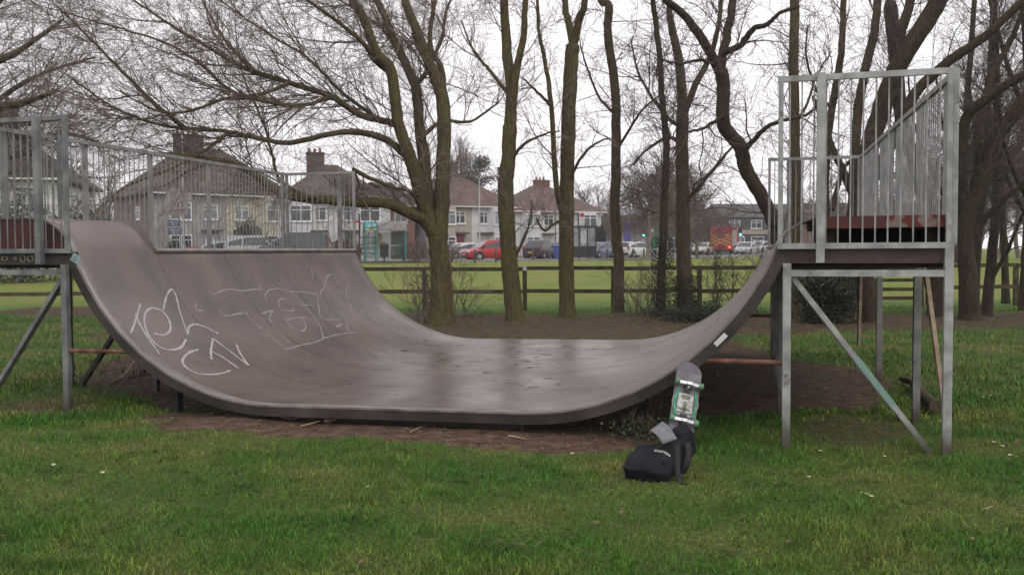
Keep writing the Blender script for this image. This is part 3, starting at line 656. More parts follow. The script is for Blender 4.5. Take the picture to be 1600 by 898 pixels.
def grow(rng, st, dr, Ln, rad, levels):
    """levels: list of dict(n pts, wig, trop, kids, ang, ratio, k) ; returns tube parts and tips"""
    out = []; tips = None
    for li, c in enumerate(levels):
        n = c.get('n', 6); m = len(st)
        if m == 0: break
        P = np.zeros((m, n, 3)); P[:, 0] = st; d = nrm(dr); step = (Ln/(n-1))[:, None]
        for i in range(1, n):
            d = nrm(d+rng.normal(0, c.get('wig', .15), (m, 3))+np.array(c.get('trop', (0, 0, .03)))); P[:, i] = P[:, i-1]+d*step
        t = np.linspace(0, 1, n)[None, :]; R = rad[:, None]*(1-.72*t)
        R = np.maximum(R, c.get('rmin', .003)); out.append(tubes_np(P, R, c.get('k', 3)))
        tips = P
        kids = c.get('kids', 0)
        if not kids: break
        kn = rng.poisson(kids*np.clip(Ln/np.mean(Ln), .4, 2)); tot = kn.sum(); own = np.repeat(np.arange(m), kn)
        f = c.get('f0', .2)+(1-c.get('f0', .2))*rng.random(tot)**.9; pos = f*(n-1); i0 = np.minimum(pos.astype(int), n-2); fr = (pos-i0)[:, None]
        st = P[own, i0]*(1-fr)+P[own, i0+1]*fr; tg = nrm(P[own, i0+1]-P[own, i0])
        pr = nrm(np.cross(tg, rng.normal(0, 1, (tot, 3)))); ang = np.radians(rng.normal(c.get('ang', 40), 10, tot))[:, None]
        dr = tg*np.cos(ang)+pr*np.sin(ang)
        Ln_new = Ln[own]*c.get('ratio', .55)*(.55+.8*rng.random(tot))*(1.15-.55*f); rad = np.maximum(.003, R[own, i0]*c.get('rr', .55)); Ln = Ln_new
    return out, tips
def bark(name, c1, c2, algae):
    m = bpy.data.materials.new(name); m.use_nodes = True; n, l = N_(m); b = n['Principled BSDF']; b.inputs['Roughness'].default_value = .92; b.inputs['Specular IOR Level'].default_value = .25
    t = n.new('ShaderNodeTexCoord'); mp = n.new('ShaderNodeMapping'); mp.inputs['Scale'].default_value = (1, 1, .22); l.new(t.outputs['Object'], mp.inputs['Vector'])
    def nz(sc, vec, det=5, r=.6):
        k = n.new('ShaderNodeTexNoise'); k.inputs['Scale'].default_value = sc; k.inputs['Detail'].default_value = det; k.inputs['Roughness'].default_value = r; l.new(vec, k.inputs['Vector']); return k.outputs['Fac']
    def rp(f, st):
        c = n.new('ShaderNodeValToRGB'); e = c.color_ramp.elements
        while len(e) < len(st): e.new(.5)
        for q, (p, col) in enumerate(st): e[q].position = p; e[q].color = (*col, 1)
        l.new(f, c.inputs['Fac']); return c.outputs['Color']
    fis = nz(26, mp.outputs[0], 6, .7); base = rp(fis, [(.3, [c*.45 for c in c1]), (.48, c1), (.68, c2)])
    al = rp(nz(2.2, t.outputs['Object'], 5), [(.42, (0, 0, 0)), (.62, (.8, .8, .8))])
    mx = n.new('ShaderNodeMix'); mx.data_type = 'RGBA'; l.new(al, mx.inputs['Factor']); l.new(base, mx.inputs['A'])
    ab = n.new('ShaderNodeMix'); ab.data_type = 'RGBA'; ab.blend_type = 'MULTIPLY'; ab.inputs['Factor'].default_value = .6; ab.inputs['A'].default_value = (*algae, 1); l.new(rp(fis, [(.3, (.3, .3, .3)), (.6, (1.2, 1.2, 1.2))]), ab.inputs['B']); l.new(ab.outputs['Result'], mx.inputs['B'])
    l.new(mx.outputs['Result'], b.inputs['Base Color'])
    bp = n.new('ShaderNodeBump'); bp.inputs['Strength'].default_value = 1; bp.inputs['Distance'].default_value = .03; l.new(fis, bp.inputs['Height']); l.new(bp.outputs['Normal'], b.inputs['Normal']); return m
bark_olive = bark('mossy olive bark', (.085, .062, .034), (.18, .138, .080), (.115, .104, .036))
bark_grey = bark('grey brown bark', (.088, .062, .040), (.18, .138, .098), (.10, .086, .042))
bark_dark = bark('dark wet bark', (.048, .032, .023), (.105, .076, .057), (.060, .050, .024))
twig_brown = mat('brown twigs', (.13, .10, .082), .9, .3, 3, col2=(.24, .19, .16))
twig_dark = mat('dark twigs', (.065, .046, .036), .9, .3, 3, col2=(.13, .098, .080))
twig_olive = mat('olive twigs', (.062, .052, .030), .9, .3, 2, col2=(.11, .085, .062))
twig_far = mat('distant twigs', (.12, .095, .088), .95, .2, 1, col2=(.19, .155, .145))
ivy_m = mat('ivy leaves', (.012, .020, .008), .5, .3, 8, col2=(.030, .040, .016), spec=.4)
MOSS = [twig_brown]
def limb_path(pts, Y, dy=0, res=.25, wob=.015, rng=None):
    q = smoothline([tuple(p) for p in pts], 6); n = len(q); out = []
    for i, p in enumerate(q):
        y = Y+dy*i/(n-1); out.append(np.array(at(p[0], p[1], y)))
    return np.array(out)
def tree(name, label, Y, limbs, bm, tm, group, seed, density=5, L1=(.5, 1.6), rm=.003, droop=0, levels=3, kk=(7, 6), bias=(0, 0, 0), ang=50, ivy=None, pods=False, flare=1.35, sub=1.0, top=3.5):
    """limbs: (w0 px, w1 px, [(px, py)...], dy, spawn factor)"""
    rng = np.random.default_rng(seed)
    p0 = limbs[0][2][0]; base = at(p0[0], p0[1], Y); root = empty(name, (base.x, base.y, zg(Y)), 0, label, 'tree', group)
    big = []; st = []; dr = []; Ls = []; rs = []
    for li, (w0, w1, pts, dy, sp) in enumerate(limbs):
        ys = Y if not isinstance(dy, tuple) else Y+dy[0]; dd = dy if not isinstance(dy, tuple) else dy[1]-dy[0]
        P = limb_path(pts, ys, dd, rng=rng); n = len(P)
        if li == 0: P[0, 2] = zg(Y)-.08
        w = np.linspace(w0, w1, n)/2*Y/F
        w = w*(1+.022*rng.normal(0, 1, n)); 
        if li == 0:
            h = P[:, 2]-P[0, 2]; w = w*(1+(flare-1)*np.exp(-h/.22))
        w[-1] *= .6
        P[1:-1] += rng.normal(0, .006, (n-2, 3))
        big.append(tubes_np(P[None], w[None], 9 if w0 > 9 else 6))
        seg = np.linalg.norm(np.diff(P, axis=0), axis=1); tot = seg.sum(); k = rng.poisson(max(0, density*tot*sp))
        cs = np.concatenate([[0], np.cumsum(seg)])/tot
        f = rng.random(k); f = f if li else .25+.75*f
        ii_ = np.clip(np.searchsorted(cs, f)-1, 0, n-2); fr = ((f-cs[ii_])/np.maximum(1e-6, cs[ii_+1]-cs[ii_]))[:, None]
        pos = P[ii_]*(1-fr)+P[ii_+1]*fr; tg = nrm(P[ii_+1]-P[ii_])
        pr = nrm(np.cross(tg, rng.normal(0, 1, (k, 3)))); a = np.radians(rng.normal(ang, 12, k))[:, None]
        st.append(pos); dr.append(nrm(tg*np.cos(a)+pr*np.sin(a)+np.array(bias))); Ls.append(L1[0]+(L1[1]-L1[0])*rng.random(k)**1.3)
        rs.append(np.minimum(w[ii_]*.5, .007+.009*rng.random(k)*Ls[-1]))
        # a few twigs leave the very tip
    V, Fq = joinnp(big); tk = npmesh('trunk', V, Fq, bm, root, smooth=True); tk.matrix_parent_inverse = Matrix.Translation(-root.location)
    st, dr, Ls, rs = map(np.concatenate, (st, dr, Ls, rs))
    lv = [dict(n=9, wig=.16, trop=(0, 0, .05-droop), kids=kk[0]*sub*1.12, ang=42, ratio=.55, k=4, rmin=rm*1.2, f0=.12),
          dict(n=6, wig=.17, trop=(0, 0, .03-droop), kids=kk[1]*sub, ang=40, ratio=.55, k=3, rmin=rm),
          dict(n=5, wig=.16, trop=(0, 0, .02-droop), kids=0, k=3, rmin=rm*.75)][:levels]
    if levels < 3: lv[-1]['kids'] = 0
    out, tips = grow(rng, st, dr, Ls, rs, lv)
    V, Fq = joinnp(out); cw = npmesh('crown', V, Fq, tm, root, smooth=True); cw.matrix_parent_inverse = Matrix.Translation(-root.location)
    if pods:
        T = tips[:, -1]; sel = rng.random(len(T)) < pods; T = T[sel]
        leafmesh('seed_pods', T, rng, (.012, .035), .8, twig_dark, root, hang=True)
    if ivy:
        for (x0, y0, x1, y1, wpx, cnt) in ivy:
            t = rng.random(cnt); X_ = x0+(x1-x0)*t; Y_ = y0+(y1-y0)*t; C = np.array([at(a, b, Y) for a, b in zip(X_, Y_)])
            a = rng.random(cnt)*2*PI; rr_ = wpx/2*Y/F*(.5+.6*rng.random(cnt)**.7); C[:, 0] += np.cos(a)*rr_; C[:, 1] += np.sin(a)*rr_
            leafmesh('ivy', C, rng, (.02, .045), .8, ivy_m, root)
    return root
def leafmesh(name, C, rng, sz, asp, m, parent, hang=False):
    n = len(C); u = nrm(rng.normal(0, 1, (n, 3))); 
    if hang: u = nrm(u*.25+np.array([0, 0, -1.]))
    v = nrm(np.cross(u, rng.normal(0, 1, (n, 3)))); L_ = (sz[0]+(sz[1]-sz[0])*rng.random(n))[:, None]
    if hang: A, B_ = L_*1.6, L_*.35
    else: A, B_ = L_, L_*asp*.6
    wv = np.cross(u, v)*B_*.5
    V = np.stack([C, C+u*A*.5+v*B_+wv, C+u*A, C+u*A*.5-v*B_+wv], 1).reshape(-1, 3); Fq = np.arange(n*4).reshape(-1, 4)
    o = npmesh(name, V, Fq, m, parent)
    if parent is not None: o.matrix_parent_inverse = Matrix.Translation(-parent.location)
    return o
GT = 'bare trees standing in the row behind the half pipe'
O = (500, 0, 1.795)
# --- the big spreading tree
A = [(36, 30, [(690, 503), (690, 440), (686, 400), (682, 366)], 0, .0),
 (20, 6, [(682, 372), (662, 345), (640, 333), (605, 318), (554, 316), (493, 311), (449, 306), (425, 296), (395, 270), (360, 255), (300, 245), (240, 240)], (0, -2.2), .8),
 (25, 8, [(680, 372), (662, 320), (650, 278), (639, 240), (622, 190), (611, 111), (589, 84), (567, 28), (550, 0), (535, -40), (500, -120)], (0, -.8), .8),
 (24, 7, [(684, 370), (667, 300), (661, 240), (656, 206), (648, 134), (620, 72), (597, 17), (580, -20), (560, -110)], (.1, 1), .8),
 (28, 9, [(686, 372), (689, 330), (692, 278), (693, 167), (680, 120), (667, 89), (650, 45), (634, 5), (620, -60), (600, -160)], (0, .6), .6),
 (11, 5, [(692, 175), (690, 110), (672, 70), (680, 0), (700, -90)], (.5, 2), .8),
 (12, 2.2, [(640, 250), (611, 223), (580, 210), (556, 206), (522, 208), (454, 223), (416, 219), (360, 206), (288, 200), (227, 189), (163, 159), (110, 120)], (0, -2.5), 1),
 (12, 2, [(622, 195), (600, 189), (560, 178), (518, 151), (454, 130), (397, 113), (360, 95), (322, 72), (265, 38), (208, 0), (150, -40)], (0, -1.6), 1.2),
 (10, 2, [(611, 115), (583, 91), (568, 68), (522, 30), (480, 0), (420, -50)], (0, -2), 1.3),
 (9, 3, [(648, 134), (668, 110), (690, 60), (700, 10), (740, -60)], (.5, 2), 1),
 (6.5, 1.6, [(454, 130), (400, 150), (350, 155), (300, 172), (250, 175), (180, 140)], (-1, -3), 1.1),
 (6.5, 1.6, [(397, 113), (350, 60), (320, 10), (280, -60)], (-1, .8), 1.3),
 (6.5, 1.6, [(493, 311), (440, 285), (425, 240), (410, 190), (380, 120), (370, 60)], (-1.2, .5), .8),
 (6.5, 1.6, [(597, 190), (540, 150), (480, 90), (430, 60), (370, 20), (300, -30)], (0, 1.6), 1.3),
 (6.5, 1.6, [(518, 151), (470, 165), (420, 160), (360, 140), (300, 90), (240, 60), (170, 40), (100, 20)], (-.8, -3), 1.2),
 (6.5, 1.6, [(288, 200), (240, 160), (190, 110), (140, 60), (90, 10)], (-2, -3.5), 1.2),
 (6.5, 1.6, [(360, 206), (320, 235), (270, 262), (200, 290), (150, 330)], (-1.5, -3.5), .6),
 (8, 3, [(655, 220), (690, 190), (735, 190), (780, 160)], (0, 2), .8),
 (7, 2.5, [(552, 265), (605, 290), (640, 300), (665, 330)], (-1.5, 0), .3)]
tree('bare_tree', 'large many-stemmed bare tree with long limbs sweeping left over the ramp', 19.6, A, bark_olive, twig_brown, GT, 5, density=6.2, L1=(.5, 2.5), bias=(-.45, 0, .12), ang=38, kk=(8, 5), droop=.02, rm=.0028)
B_ = [(28, 22, [(805, 503), (799, 440), (794, 380), (790, 300), (794, 250), (797, 190)], 0, .1),
 (20, 9, [(797, 195), (799, 140), (792, 80), (788, 0), (785, -120), (780, -260)], (0, .3), .9),
 (14, 7, [(798, 190), (806, 115), (818, 60), (821, 0), (830, -120)], (0, -.5), .9),
 (5, 2, [(805, 400), (818, 375), (830, 340), (831, 312)], (0, -.6), 1.2), (6, 2, [(798, 250), (820, 225), (850, 210), (875, 205)], (0, -1), 1), (7, 2, [(796, 150), (765, 110), (740, 80), (720, 30)], (0, 1), 1)]
tree('bare_tree', 'straight olive trunk forking high up, between the big spreading tree and the red car', 19.8, B_, bark_olive, twig_brown, GT, 6, density=3.2, L1=(.4, 1.7), kk=(5, 4))
C_ = [(25, 22, [(887, 497), (885, 440), (885, 380), (886, 278), (888, 200), (892, 111), (896, 67)], 0, .15),
 (13, 8, [(896, 72), (888, 33), (883, 0), (880, -140)], (0, .5), 1), (14, 8, [(896, 72), (906, 28), (914, 0), (925, -140)], (0, -.6), 1),
 (11, 4, [(884, 350), (876, 322), (868, 278), (861, 161), (850, 90), (842, 45), (838, -30)], (0, -1), 1.2),
 (6, 2, [(876, 345), (862, 352), (852, 360), (843, 352), (838, 340)], (0, -1), .8), (6, 2, [(888, 290), (905, 250), (930, 225), (955, 215)], (0, -1), 1.1), (6, 2, [(861, 165), (835, 140), (815, 120)], (-.5, -1), 1)]
tree('bare_tree', 'straight bare trunk before the black bus shelter, thin dark stem on its left', 21, C_, bark_olive, twig_brown, GT, 7, density=3.4, L1=(.4, 1.7), kk=(5, 4))
D_ = [(18, 10, [(966, 490), (967, 420), (961, 334), (963, 250), (961, 139), (950, 56), (951, 11), (938, -5), (930, -80), (935, -200)], 0, .8), (5, 2, [(961, 240), (985, 200), (1005, 170), (1030, 150)], (0, -1), 1), (5, 2, [(962, 180), (935, 150), (915, 100), (905, 60)], (0, 1), 1)]
tree('bare_tree', 'slender crooked bare trunk left of the ivy-clad trees', 22.3, D_, bark_grey, twig_brown, GT, 8, density=4.5, L1=(.4, 1.8), kk=(5, 4.5), pods=.03, droop=.03)
E_ = [(15, 7, [(1034, 498), (1033, 440), (1036, 380), (1038, 300), (1042, 230), (1035, 160), (1030, 80), (1020, 0), (1010, -120)], 0, 1.2)]
tree('bare_tree', 'thin dark tree wrapped in dead brown growth to head height', 20.8, E_, bark_dark, twig_dark, GT, 9, density=7, L1=(.4, 1.5), kk=(6, 4.5), ivy=[(1034, 495, 1036, 370, 34, 2600)], pods=.05, droop=.04)
F_ = [(26, 19, [(1071, 488), (1070, 440), (1068, 380), (1067, 312), (1066, 240), (1067, 167)], 0, .3),
 (17, 7, [(1067, 175), (1062, 100), (1050, 45), (1045, 0), (1040, -140)], (0, .5), 1), (12, 5, [(1068, 180), (1088, 130), (1112, 83), (1125, 20), (1130, -100)], (0, -.8), 1),
 (8, 2.5, [(1067, 320), (1085, 300), (1110, 270), (1135, 240), (1160, 215)], (0, -1), 1.2), (7, 2, [(1068, 230), (1045, 215), (1010, 235), (985, 262)], (0, -1), 1.3), (7, 2, [(1067, 200), (1040, 180), (1000, 120), (985, 60)], (0, 1), 1.3)]
tree('bare_tree', 'straight tall trunk with dark ivy round its foot, beside the dead brown growth', 21.6, F_, bark_grey, twig_dark, GT, 10, density=5.5, L1=(.5, 2.0), kk=(6, 5), ivy=[(1072, 492, 1070, 430, 36, 2400), (1090, 490, 1085, 470, 60, 1200)], pods=.05, droop=.03)
G_ = [(24, 20, [(1222, 492), (1222, 430), (1212, 360), (1209, 345), (1190, 306), (1167, 267), (1156, 228), (1131, 195), (1131, 139), (1126, 106)], (0, -.6), .3),
 (15, 10, [(1126, 108), (1134, 61), (1145, 0), (1150, -100)], (-.6, 0), 1), (16, 7, [(1128, 120), (1101, 67), (1067, 22), (1040, 0), (1000, -50)], (-.6, -1.5), 1),
 (11, 4, [(1132, 82), (1155, 72), (1179, 45), (1200, 38), (1218, 22), (1250, 10)], (-.6, -1.6), 1.2), (10, 3, [(1166, 262), (1165, 235), (1179, 217), (1200, 198), (1223, 189), (1260, 180), (1290, 150)], (-.4, -1.4), 1.2),
 (6, 2, [(1131, 180), (1100, 200), (1070, 210), (1050, 240)], (-.6, -1.4), 1.3), (6, 2, [(1127, 100), (1090, 95), (1060, 100), (1030, 90)], (-.6, -1.4), 1.2)]
tree('bare_tree', 'dark snaking tree leaning over the top of the right-hand curve', 17.6, G_, bark_dark, twig_dark, GT, 11, density=4.5, L1=(.4, 1.9), kk=(6, 4.5), pods=.07, droop=.03)
H_ = [(19, 13, [(1246, 495), (1246, 400), (1242, 223), (1240, 111), (1242, 0), (1245, -160)], 0, .9), (6, 2, [(1241, 200), (1262, 160), (1275, 120), (1300, 80)], (0, 1), 1)]
tree('bare_tree', 'upright bare trunk seen through the left end of the right railing', 20.5, H_, bark_olive, twig_brown, GT, 12, density=4, L1=(.5, 1.8), kk=(5, 4))
I_ = [(15, 8, [(1285, 490), (1288, 400), (1290, 270), (1298, 184), (1314, 83), (1318, 0), (1322, -130)], 0, 1), (6, 2, [(1300, 170), (1275, 140), (1260, 90), (1262, 40)], (0, -1), 1)]
tree('bare_tree', 'thin upright bare tree behind the thick post of the right railing', 21.5, I_, bark_grey, twig_brown, GT, 13, density=4.5, L1=(.5, 1.8), kk=(5, 4.5))
J_ = [(17, 11, [(1330, 492), (1332, 400), (1336, 223), (1348, 128), (1366, 50), (1371, 0), (1380, -140)], 0, 1)]
tree('bare_tree', 'slim bare tree behind the middle of the right railing', 20.8, J_, bark_grey, twig_brown, GT, 14, density=4, L1=(.5, 1.8), kk=(5, 4))
K_ = [(31, 25, [(1358, 500), (1352, 440), (1335, 380), (1345, 300), (1356, 240), (1378, 167), (1400, 111), (1423, 72), (1467, 0), (1500, -80)], (0, -1), .5),
 (18, 12, [(1402, 115), (1406, 56), (1423, 0), (1430, -120)], (-.7, .3), .8),
 (20, 9, [(1352, 300), (1380, 250), (1428, 150), (1484, 95), (1540, 56), (1606, -5), (1660, -60)], (-.3, -2), 1),
 (15, 6, [(1345, 330), (1318, 270), (1300, 230), (1290, 200), (1270, 150)], (-.2, 1), 1), (9, 3, [(1300, 328), (1317, 267), (1340, 240), (1356, 215)], (-.2, .4), .6)]
tree('bare_tree', 'thick dark double-stemmed tree leaning right behind the right railing', 19.2, K_, bark_dark, twig_dark, GT, 15, density=4, L1=(.5, 2.1), kk=(6, 5))
L_ = [(29, 20, [(1515, 497), (1512, 430), (1508, 356), (1529, 290), (1551, 223), (1575, 190), (1600, 160), (1680, 60)], (0, -1), .7),
 (20, 10, [(1510, 370), (1500, 300), (1506, 195), (1540, 156), (1600, 117), (1680, 90)], (0, -2), 1), (14, 6, [(1532, 290), (1528, 200), (1550, 120), (1590, 40), (1620, -60)], (-.5, .8), 1), (12, 4, [(1508, 380), (1550, 330), (1600, 285), (1660, 240)], (-.1, -1), 1)]
tree('bare_tree', 'thick dark leaning tree just right of the right railing', 19.4, L_, bark_dark, twig_dark, GT, 16, density=4.5, L1=(.5, 2.0), kk=(6, 5))
M_ = [(17, 9, [(1540, 494), (1548, 420), (1555, 340), (1560, 240), (1556, 120), (1552, 0), (1555, -130)], 0, 1.2), (7, 3, [(1545, 440), (1570, 400), (1600, 330), (1630, 280)], (0, -1), 1)]
tree('bare_tree', 'thin upright bare tree near the right edge, beside the open fence', 20.6, M_, bark_dark, twig_dark, GT, 17, density=5, L1=(.5, 1.8), kk=(6, 5))
N2 = [(22, 12, [(1640, 500), (1635, 400), (1625, 280), (1610, 150), (1600, 0), (1590, -120)], 0, 1.2), (10, 3, [(1630, 340), (1600, 300), (1570, 230), (1560, 160)], (0, -1), 1.3), (10, 3, [(1615, 200), (1580, 120), (1560, 50), (1540, -20)], (0, 1), 1.3)]
tree('bare_tree', 'bare tree on the right edge of the view, only its left branches showing', 19.5, N2, bark_dark, twig_dark, GT, 18, density=4.5, L1=(.5, 2.0), kk=(6, 5))
P_ = [(24, 20, [(1462, 497), (1462, 440), (1458, 400), (1450, 340), (1430, 260), (1410, 190), (1400, 100), (1390, 0)], 0, .6)]
tree('bare_tree', 'dark trunk seen between the outer legs of the right platform', 20.4, P_, bark_dark, twig_dark, GT, 19, density=3.5, L1=(.5, 1.8), kk=(5, 4))
for i_, (px_, Y_, w_, lean_, lb) in enumerate([(1522, 23, 13, 30, 'slim dark tree just behind the thick leaning one on the right'), (1572, 25, 12, -18, 'slim dark tree left of the right edge, behind the wooden fence post'), (1598, 22, 14, 25, 'slim dark tree cut by the right edge, beyond the fence gap'), (1478, 25, 13, 45, 'slim dark tree behind the tall end post of the right railing')]):
    tree('bare_tree', lb, Y_, [(w_, 6, [(px_, 488), (px_+lean_*.2, 380), (px_+lean_*.6, 250), (px_+lean_*.8, 120), (px_+lean_, 0), (px_+lean_*1.2, -120)], 0, 1), (7, 2, [(px_+lean_*.3, 340), (px_+lean_*.3-30, 280), (px_-50, 190), (px_-60, 110)], (0, -1), 1.2), (7, 2, [(px_+lean_*.5, 280), (px_+40, 200), (px_+80, 140)], (0, 1), 1.2)], bark_dark, twig_dark, GT, 60+i_, density=5, L1=(.5, 2.0), kk=(6, 5))
# tree off to the left whose twigs reach into the picture
Q_ = [(50, 40, [(-150, 470), (-150, 350), (-140, 250)], 0, .2), (24, 5, [(-140, 260), (-80, 200), (-20, 170), (40, 160), (90, 140)], (0, -1.5), 1.6), (24, 5, [(-140, 260), (-60, 230), (0, 200), (60, 190), (120, 180)], (0, 1.5), 1.6),
 (22, 6, [(-145, 280), (-110, 150), (-60, 60), (0, 0), (50, -60)], (0, .5), 1.6), (18, 4, [(-120, 220), (-40, 120), (30, 80), (100, 30)], (0, -1), 1.7), (14, 4, [(-140, 300), (-70, 290), (0, 250), (60, 240)], (0, 0), 1.4), (14, 4, [(-90, 200), (-20, 205), (50, 215), (110, 210), (160, 225)], (0, 1), 1.6), (10, 3, [(-60, 200), (20, 140), (80, 110), (150, 90)], (0, 1), 1.6)]
tree('bare_tree', 'spreading bare tree beyond the left edge of the view, brown twigs hanging over the houses', 24, Q_, bark_grey, twig_brown, GT, 20, density=5, L1=(.6, 2.6), kk=(7, 5), bias=(.25, 0, -.05), droop=.03)
# bushes ----------------------------------------------------------
def bush(name, label, px, Y, h, r, n, tm, seed, cat='bush', leaves=None, nl=0, group=None, kk=5, sq=1.0, lsz=(.03, .06), spread=.6, stem=.008, rm=.004):
    rng = np.random.default_rng(seed); b0 = gx(px, Y); root = empty(name, tuple(b0), 0, label, cat, group)
    st = np.zeros((n, 3)); st[:, 0] = rng.normal(0, r*.35, n)*sq; st[:, 1] = rng.normal(0, r*.3, n); st += np.array(b0)
    d = nrm(np.stack([rng.normal(0, spread, n)*1, rng.normal(0, spread, n), np.ones(n)], 1)); Ls = h*(.6+.5*rng.random(n))
    out, tips = grow(rng, st, d, Ls, np.full(n, stem)*(1+h*.3), [dict(n=7, wig=.14, trop=(0, 0, .05), kids=kk, ang=38, ratio=.45, k=4, rmin=rm*1.2), dict(n=5, wig=.15, kids=3, ang=40, ratio=.6, k=3, rmin=rm), dict(n=4, wig=.15, k=3, rmin=rm*.8)])
    V, Fq = joinnp(out); o = npmesh('branches', V, Fq, tm, root, smooth=True); o.matrix_parent_inverse = Matrix.Translation(-root.location)
    if leaves:
        u = nrm(rng.normal(0, 1, (nl, 3))); rad = rng.random(nl)**.45
        C = u*rad[:, None]*np.array([r*sq, r, h*.5]); 
        bumpy = 1+.25*np.sin(u[:, 0]*5+seed)*np.cos(u[:, 2]*6+seed)+.12*np.sin(u[:, 0]*13+u[:, 2]*11); C *= bumpy[:, None]; C[:, 2] = np.maximum(C[:, 2]+h*.50, .03); low = rng.random(nl) < .25; C[low, 2] *= rng.random(low.sum())
        leafmesh('foliage', C+np.array(b0), rng, lsz, .8, leaves, root)
    return root
leaf_dark = mat('dark evergreen leaves', (.010, .018, .009), .5, .3, 2, col2=(.028, .042, .018))
leaf_red = mat('russet hedge leaves', (.07, .028, .020), .7, .3, 2, col2=(.13, .062, .045))
leaf_var = mat('variegated leaves', (.02, .035, .015), .6, .3, 9, col2=(.30, .30, .26), lo=.5, hi=.62)
bush('twiggy_bush', 'low tangle of brown twigs round the foot of the big spreading tree', 668, 19.9, 1.3, .6, 26, twig_brown, 31, kk=6)
bush('twiggy_bush', 'small leafless bush just right of the foot of the big spreading tree', 722, 21.5, 1.15, .35, 12, twig_brown, 32, kk=5)
bush('twiggy_bush', 'leafless bramble in front of the fence, left of the dead brown growth', 1008, 21.5, 1.3, .6, 26, twig_brown, 33, kk=6)
bush('sapling', 'thin ivy-wrapped sapling in front of the fence, left of two others', 1122, 21.5, 1.6, .16, 6, twig_dark, 34, 'sapling', ivy_m, 500, kk=6, lsz=(.02, .04), spread=.25)
bush('sapling', 'leafless sapling in front of the fence, second from the right curve', 1150, 22, 1.6, .3, 9, twig_dark, 35, 'sapling', kk=6, spread=.35)
bush('sapling', 'leafless sapling rising behind the edge of the right-hand curve', 1182, 22.2, 1.5, .3, 9, twig_brown, 36, 'sapling', kk=6, spread=.35)
bush('ground_ivy', 'low dark ivy patch on the ground below the tall ivy-footed trunk', 1095, 19.5, .35, .8, 8, twig_dark, 37, 'ivy', ivy_m, 3500, sq=1.3, lsz=(.03, .05))
bush('evergreen_bush', 'dark dense evergreen bush under the left half of the right platform', 1292, 19, 1.25, .62, 14, twig_dark, 38, 'bush', leaf_dark, 9000, lsz=(.03, .06))
bush('weeds', 'low green weeds under the right-hand curve behind the bag', 1015, 7.35, .2, .3, 10, twig_olive, 39, 'weeds', mat('weed leaves', (.03, .055, .015), .6, .3, 9, col2=(.06, .09, .03)), 380, sq=1.3, lsz=(.014, .03), rm=.0015, stem=.002)
bush('twiggy_bush', 'sparse dry weeds under the left-hand curve', 190, 9.6, .5, .45, 16, twig_olive, 40, kk=4, rm=.0015, stem=.002)
# ================================================================ wooden fence beyond the trees
def fence(label, xs, Y0_, Y1_, x0, x1, hgt=1.13):
    f0 = gx(xs[0], Y0_+(Y1_-Y0_)*(xs[0]-x0)/(x1-x0)); root = empty('wooden_fence', tuple(f0), 0, label, 'fence', 'wooden post and rail fences')
    pos = []
    for px in xs:
        Y = Y0_+(Y1_-Y0_)*(px-x0)/(x1-x0); g = gx(px, Y); pos.append(g)
        o = MB().box((g.x, g.y, g.z+hgt/2-.1), (.11, .11, hgt+.2), rz=random.uniform(-.1, .1)).build('post', wood_old, root, bevel=.01); o.matrix_parent_inverse = Matrix.Translation(-root.location)
    for h_ in (hgt-.05, hgt*.44):
        for a, c in zip(pos[:-1], pos[1:]):
            o = MB().beam(a+Vector((0, -.07, h_+random.uniform(-.015, .015))), c+Vector((0, -.07, h_+random.uniform(-.015, .015))), .05, .10).build('rail', wood_old, root); o.matrix_parent_inverse = Matrix.Translation(-root.location)
    return root
fn = fence('brown two-rail wooden fence running behind the row of bare trees', [-170, -30, 43+66, 248, 386, 524, 545+118, 800-120+2, 820, 958, 1093, 1228], 23.6, 23.2, 0, 1228)
p_ = gx(820, 23.3); nt = MB().box((p_.x, p_.y-.065, p_.z+1.10), (.10, .01, .14)).build('paper_notice', white_paint); tag(nt, 'small white notice fixed to the top of a fence post', 'notice')
fence('wooden fence right of the gate, two rails crossing the gap at the right edge', [1450, 1587, 1725, 1860], 24.2, 24.4, 1450, 1860)
g = gx(1302, 23.6); gate = empty('field_gate', tuple(g), 0, 'wooden five-bar gate seen under the right platform', 'gate')
gw = 2.3
for z in (.25, .48, .72, .95, 1.15): MB().bx(0, gw, -.03, .03, z-.045, z+.045).build('bar', wood_old, gate)
for x in (0, gw): MB().bx(x-.06, x+.06, -.04, .04, 0, 1.25).build('stile', wood_old, gate)
MB().beam((.1, -.05, .2), (gw*.45, -.05, 1.15), .04, .08, up=(0, 1, 0)).build('brace', wood_old, gate)
# ================================================================ road, pavements
RP = [(-170, 60), (-60, 58), (-30, 59.5), (-8, 64), (6, 74), (18, 92), (28, 116), (44, 160), (70, 240)]
def strip(name, off0, off1, dz, m, kind='structure', z1=None):
    q = smoothline(RP, 8); rows = []
    for i, p in enumerate(q):
        a = q[max(0, i-1)]; c = q[min(len(q)-1, i+1)]; tx, ty = c[0]-a[0], c[1]-a[1]; l = math.hypot(tx, ty); n = (-ty/l, tx/l)
        row = []
        for o in (off0, (off0+off1)/2, off1): x, y = p[0]+n[0]*o, p[1]+n[1]*o; row.append((x, y, zg(y)+dz))
        rows.append(row)
    mb = MB().grid(rows)
    if z1 is not None: # sides
        for k in (0, 2): mb.grid([[(r_[k][0], r_[k][1], r_[k][2]), (r_[k][0], r_[k][1], r_[k][2]+z1-dz)] for r_ in rows])
    return tag(mb.build(name, m, smooth=False), kind=kind)
asphalt = mat('asphalt', (.085, .085, .09), .8, .2, .8, bump=.1)
paving = mat('pale paving', (.24, .225, .215), .9, .15, .9)
strip('road', -3.6, 3.6, .012, asphalt)
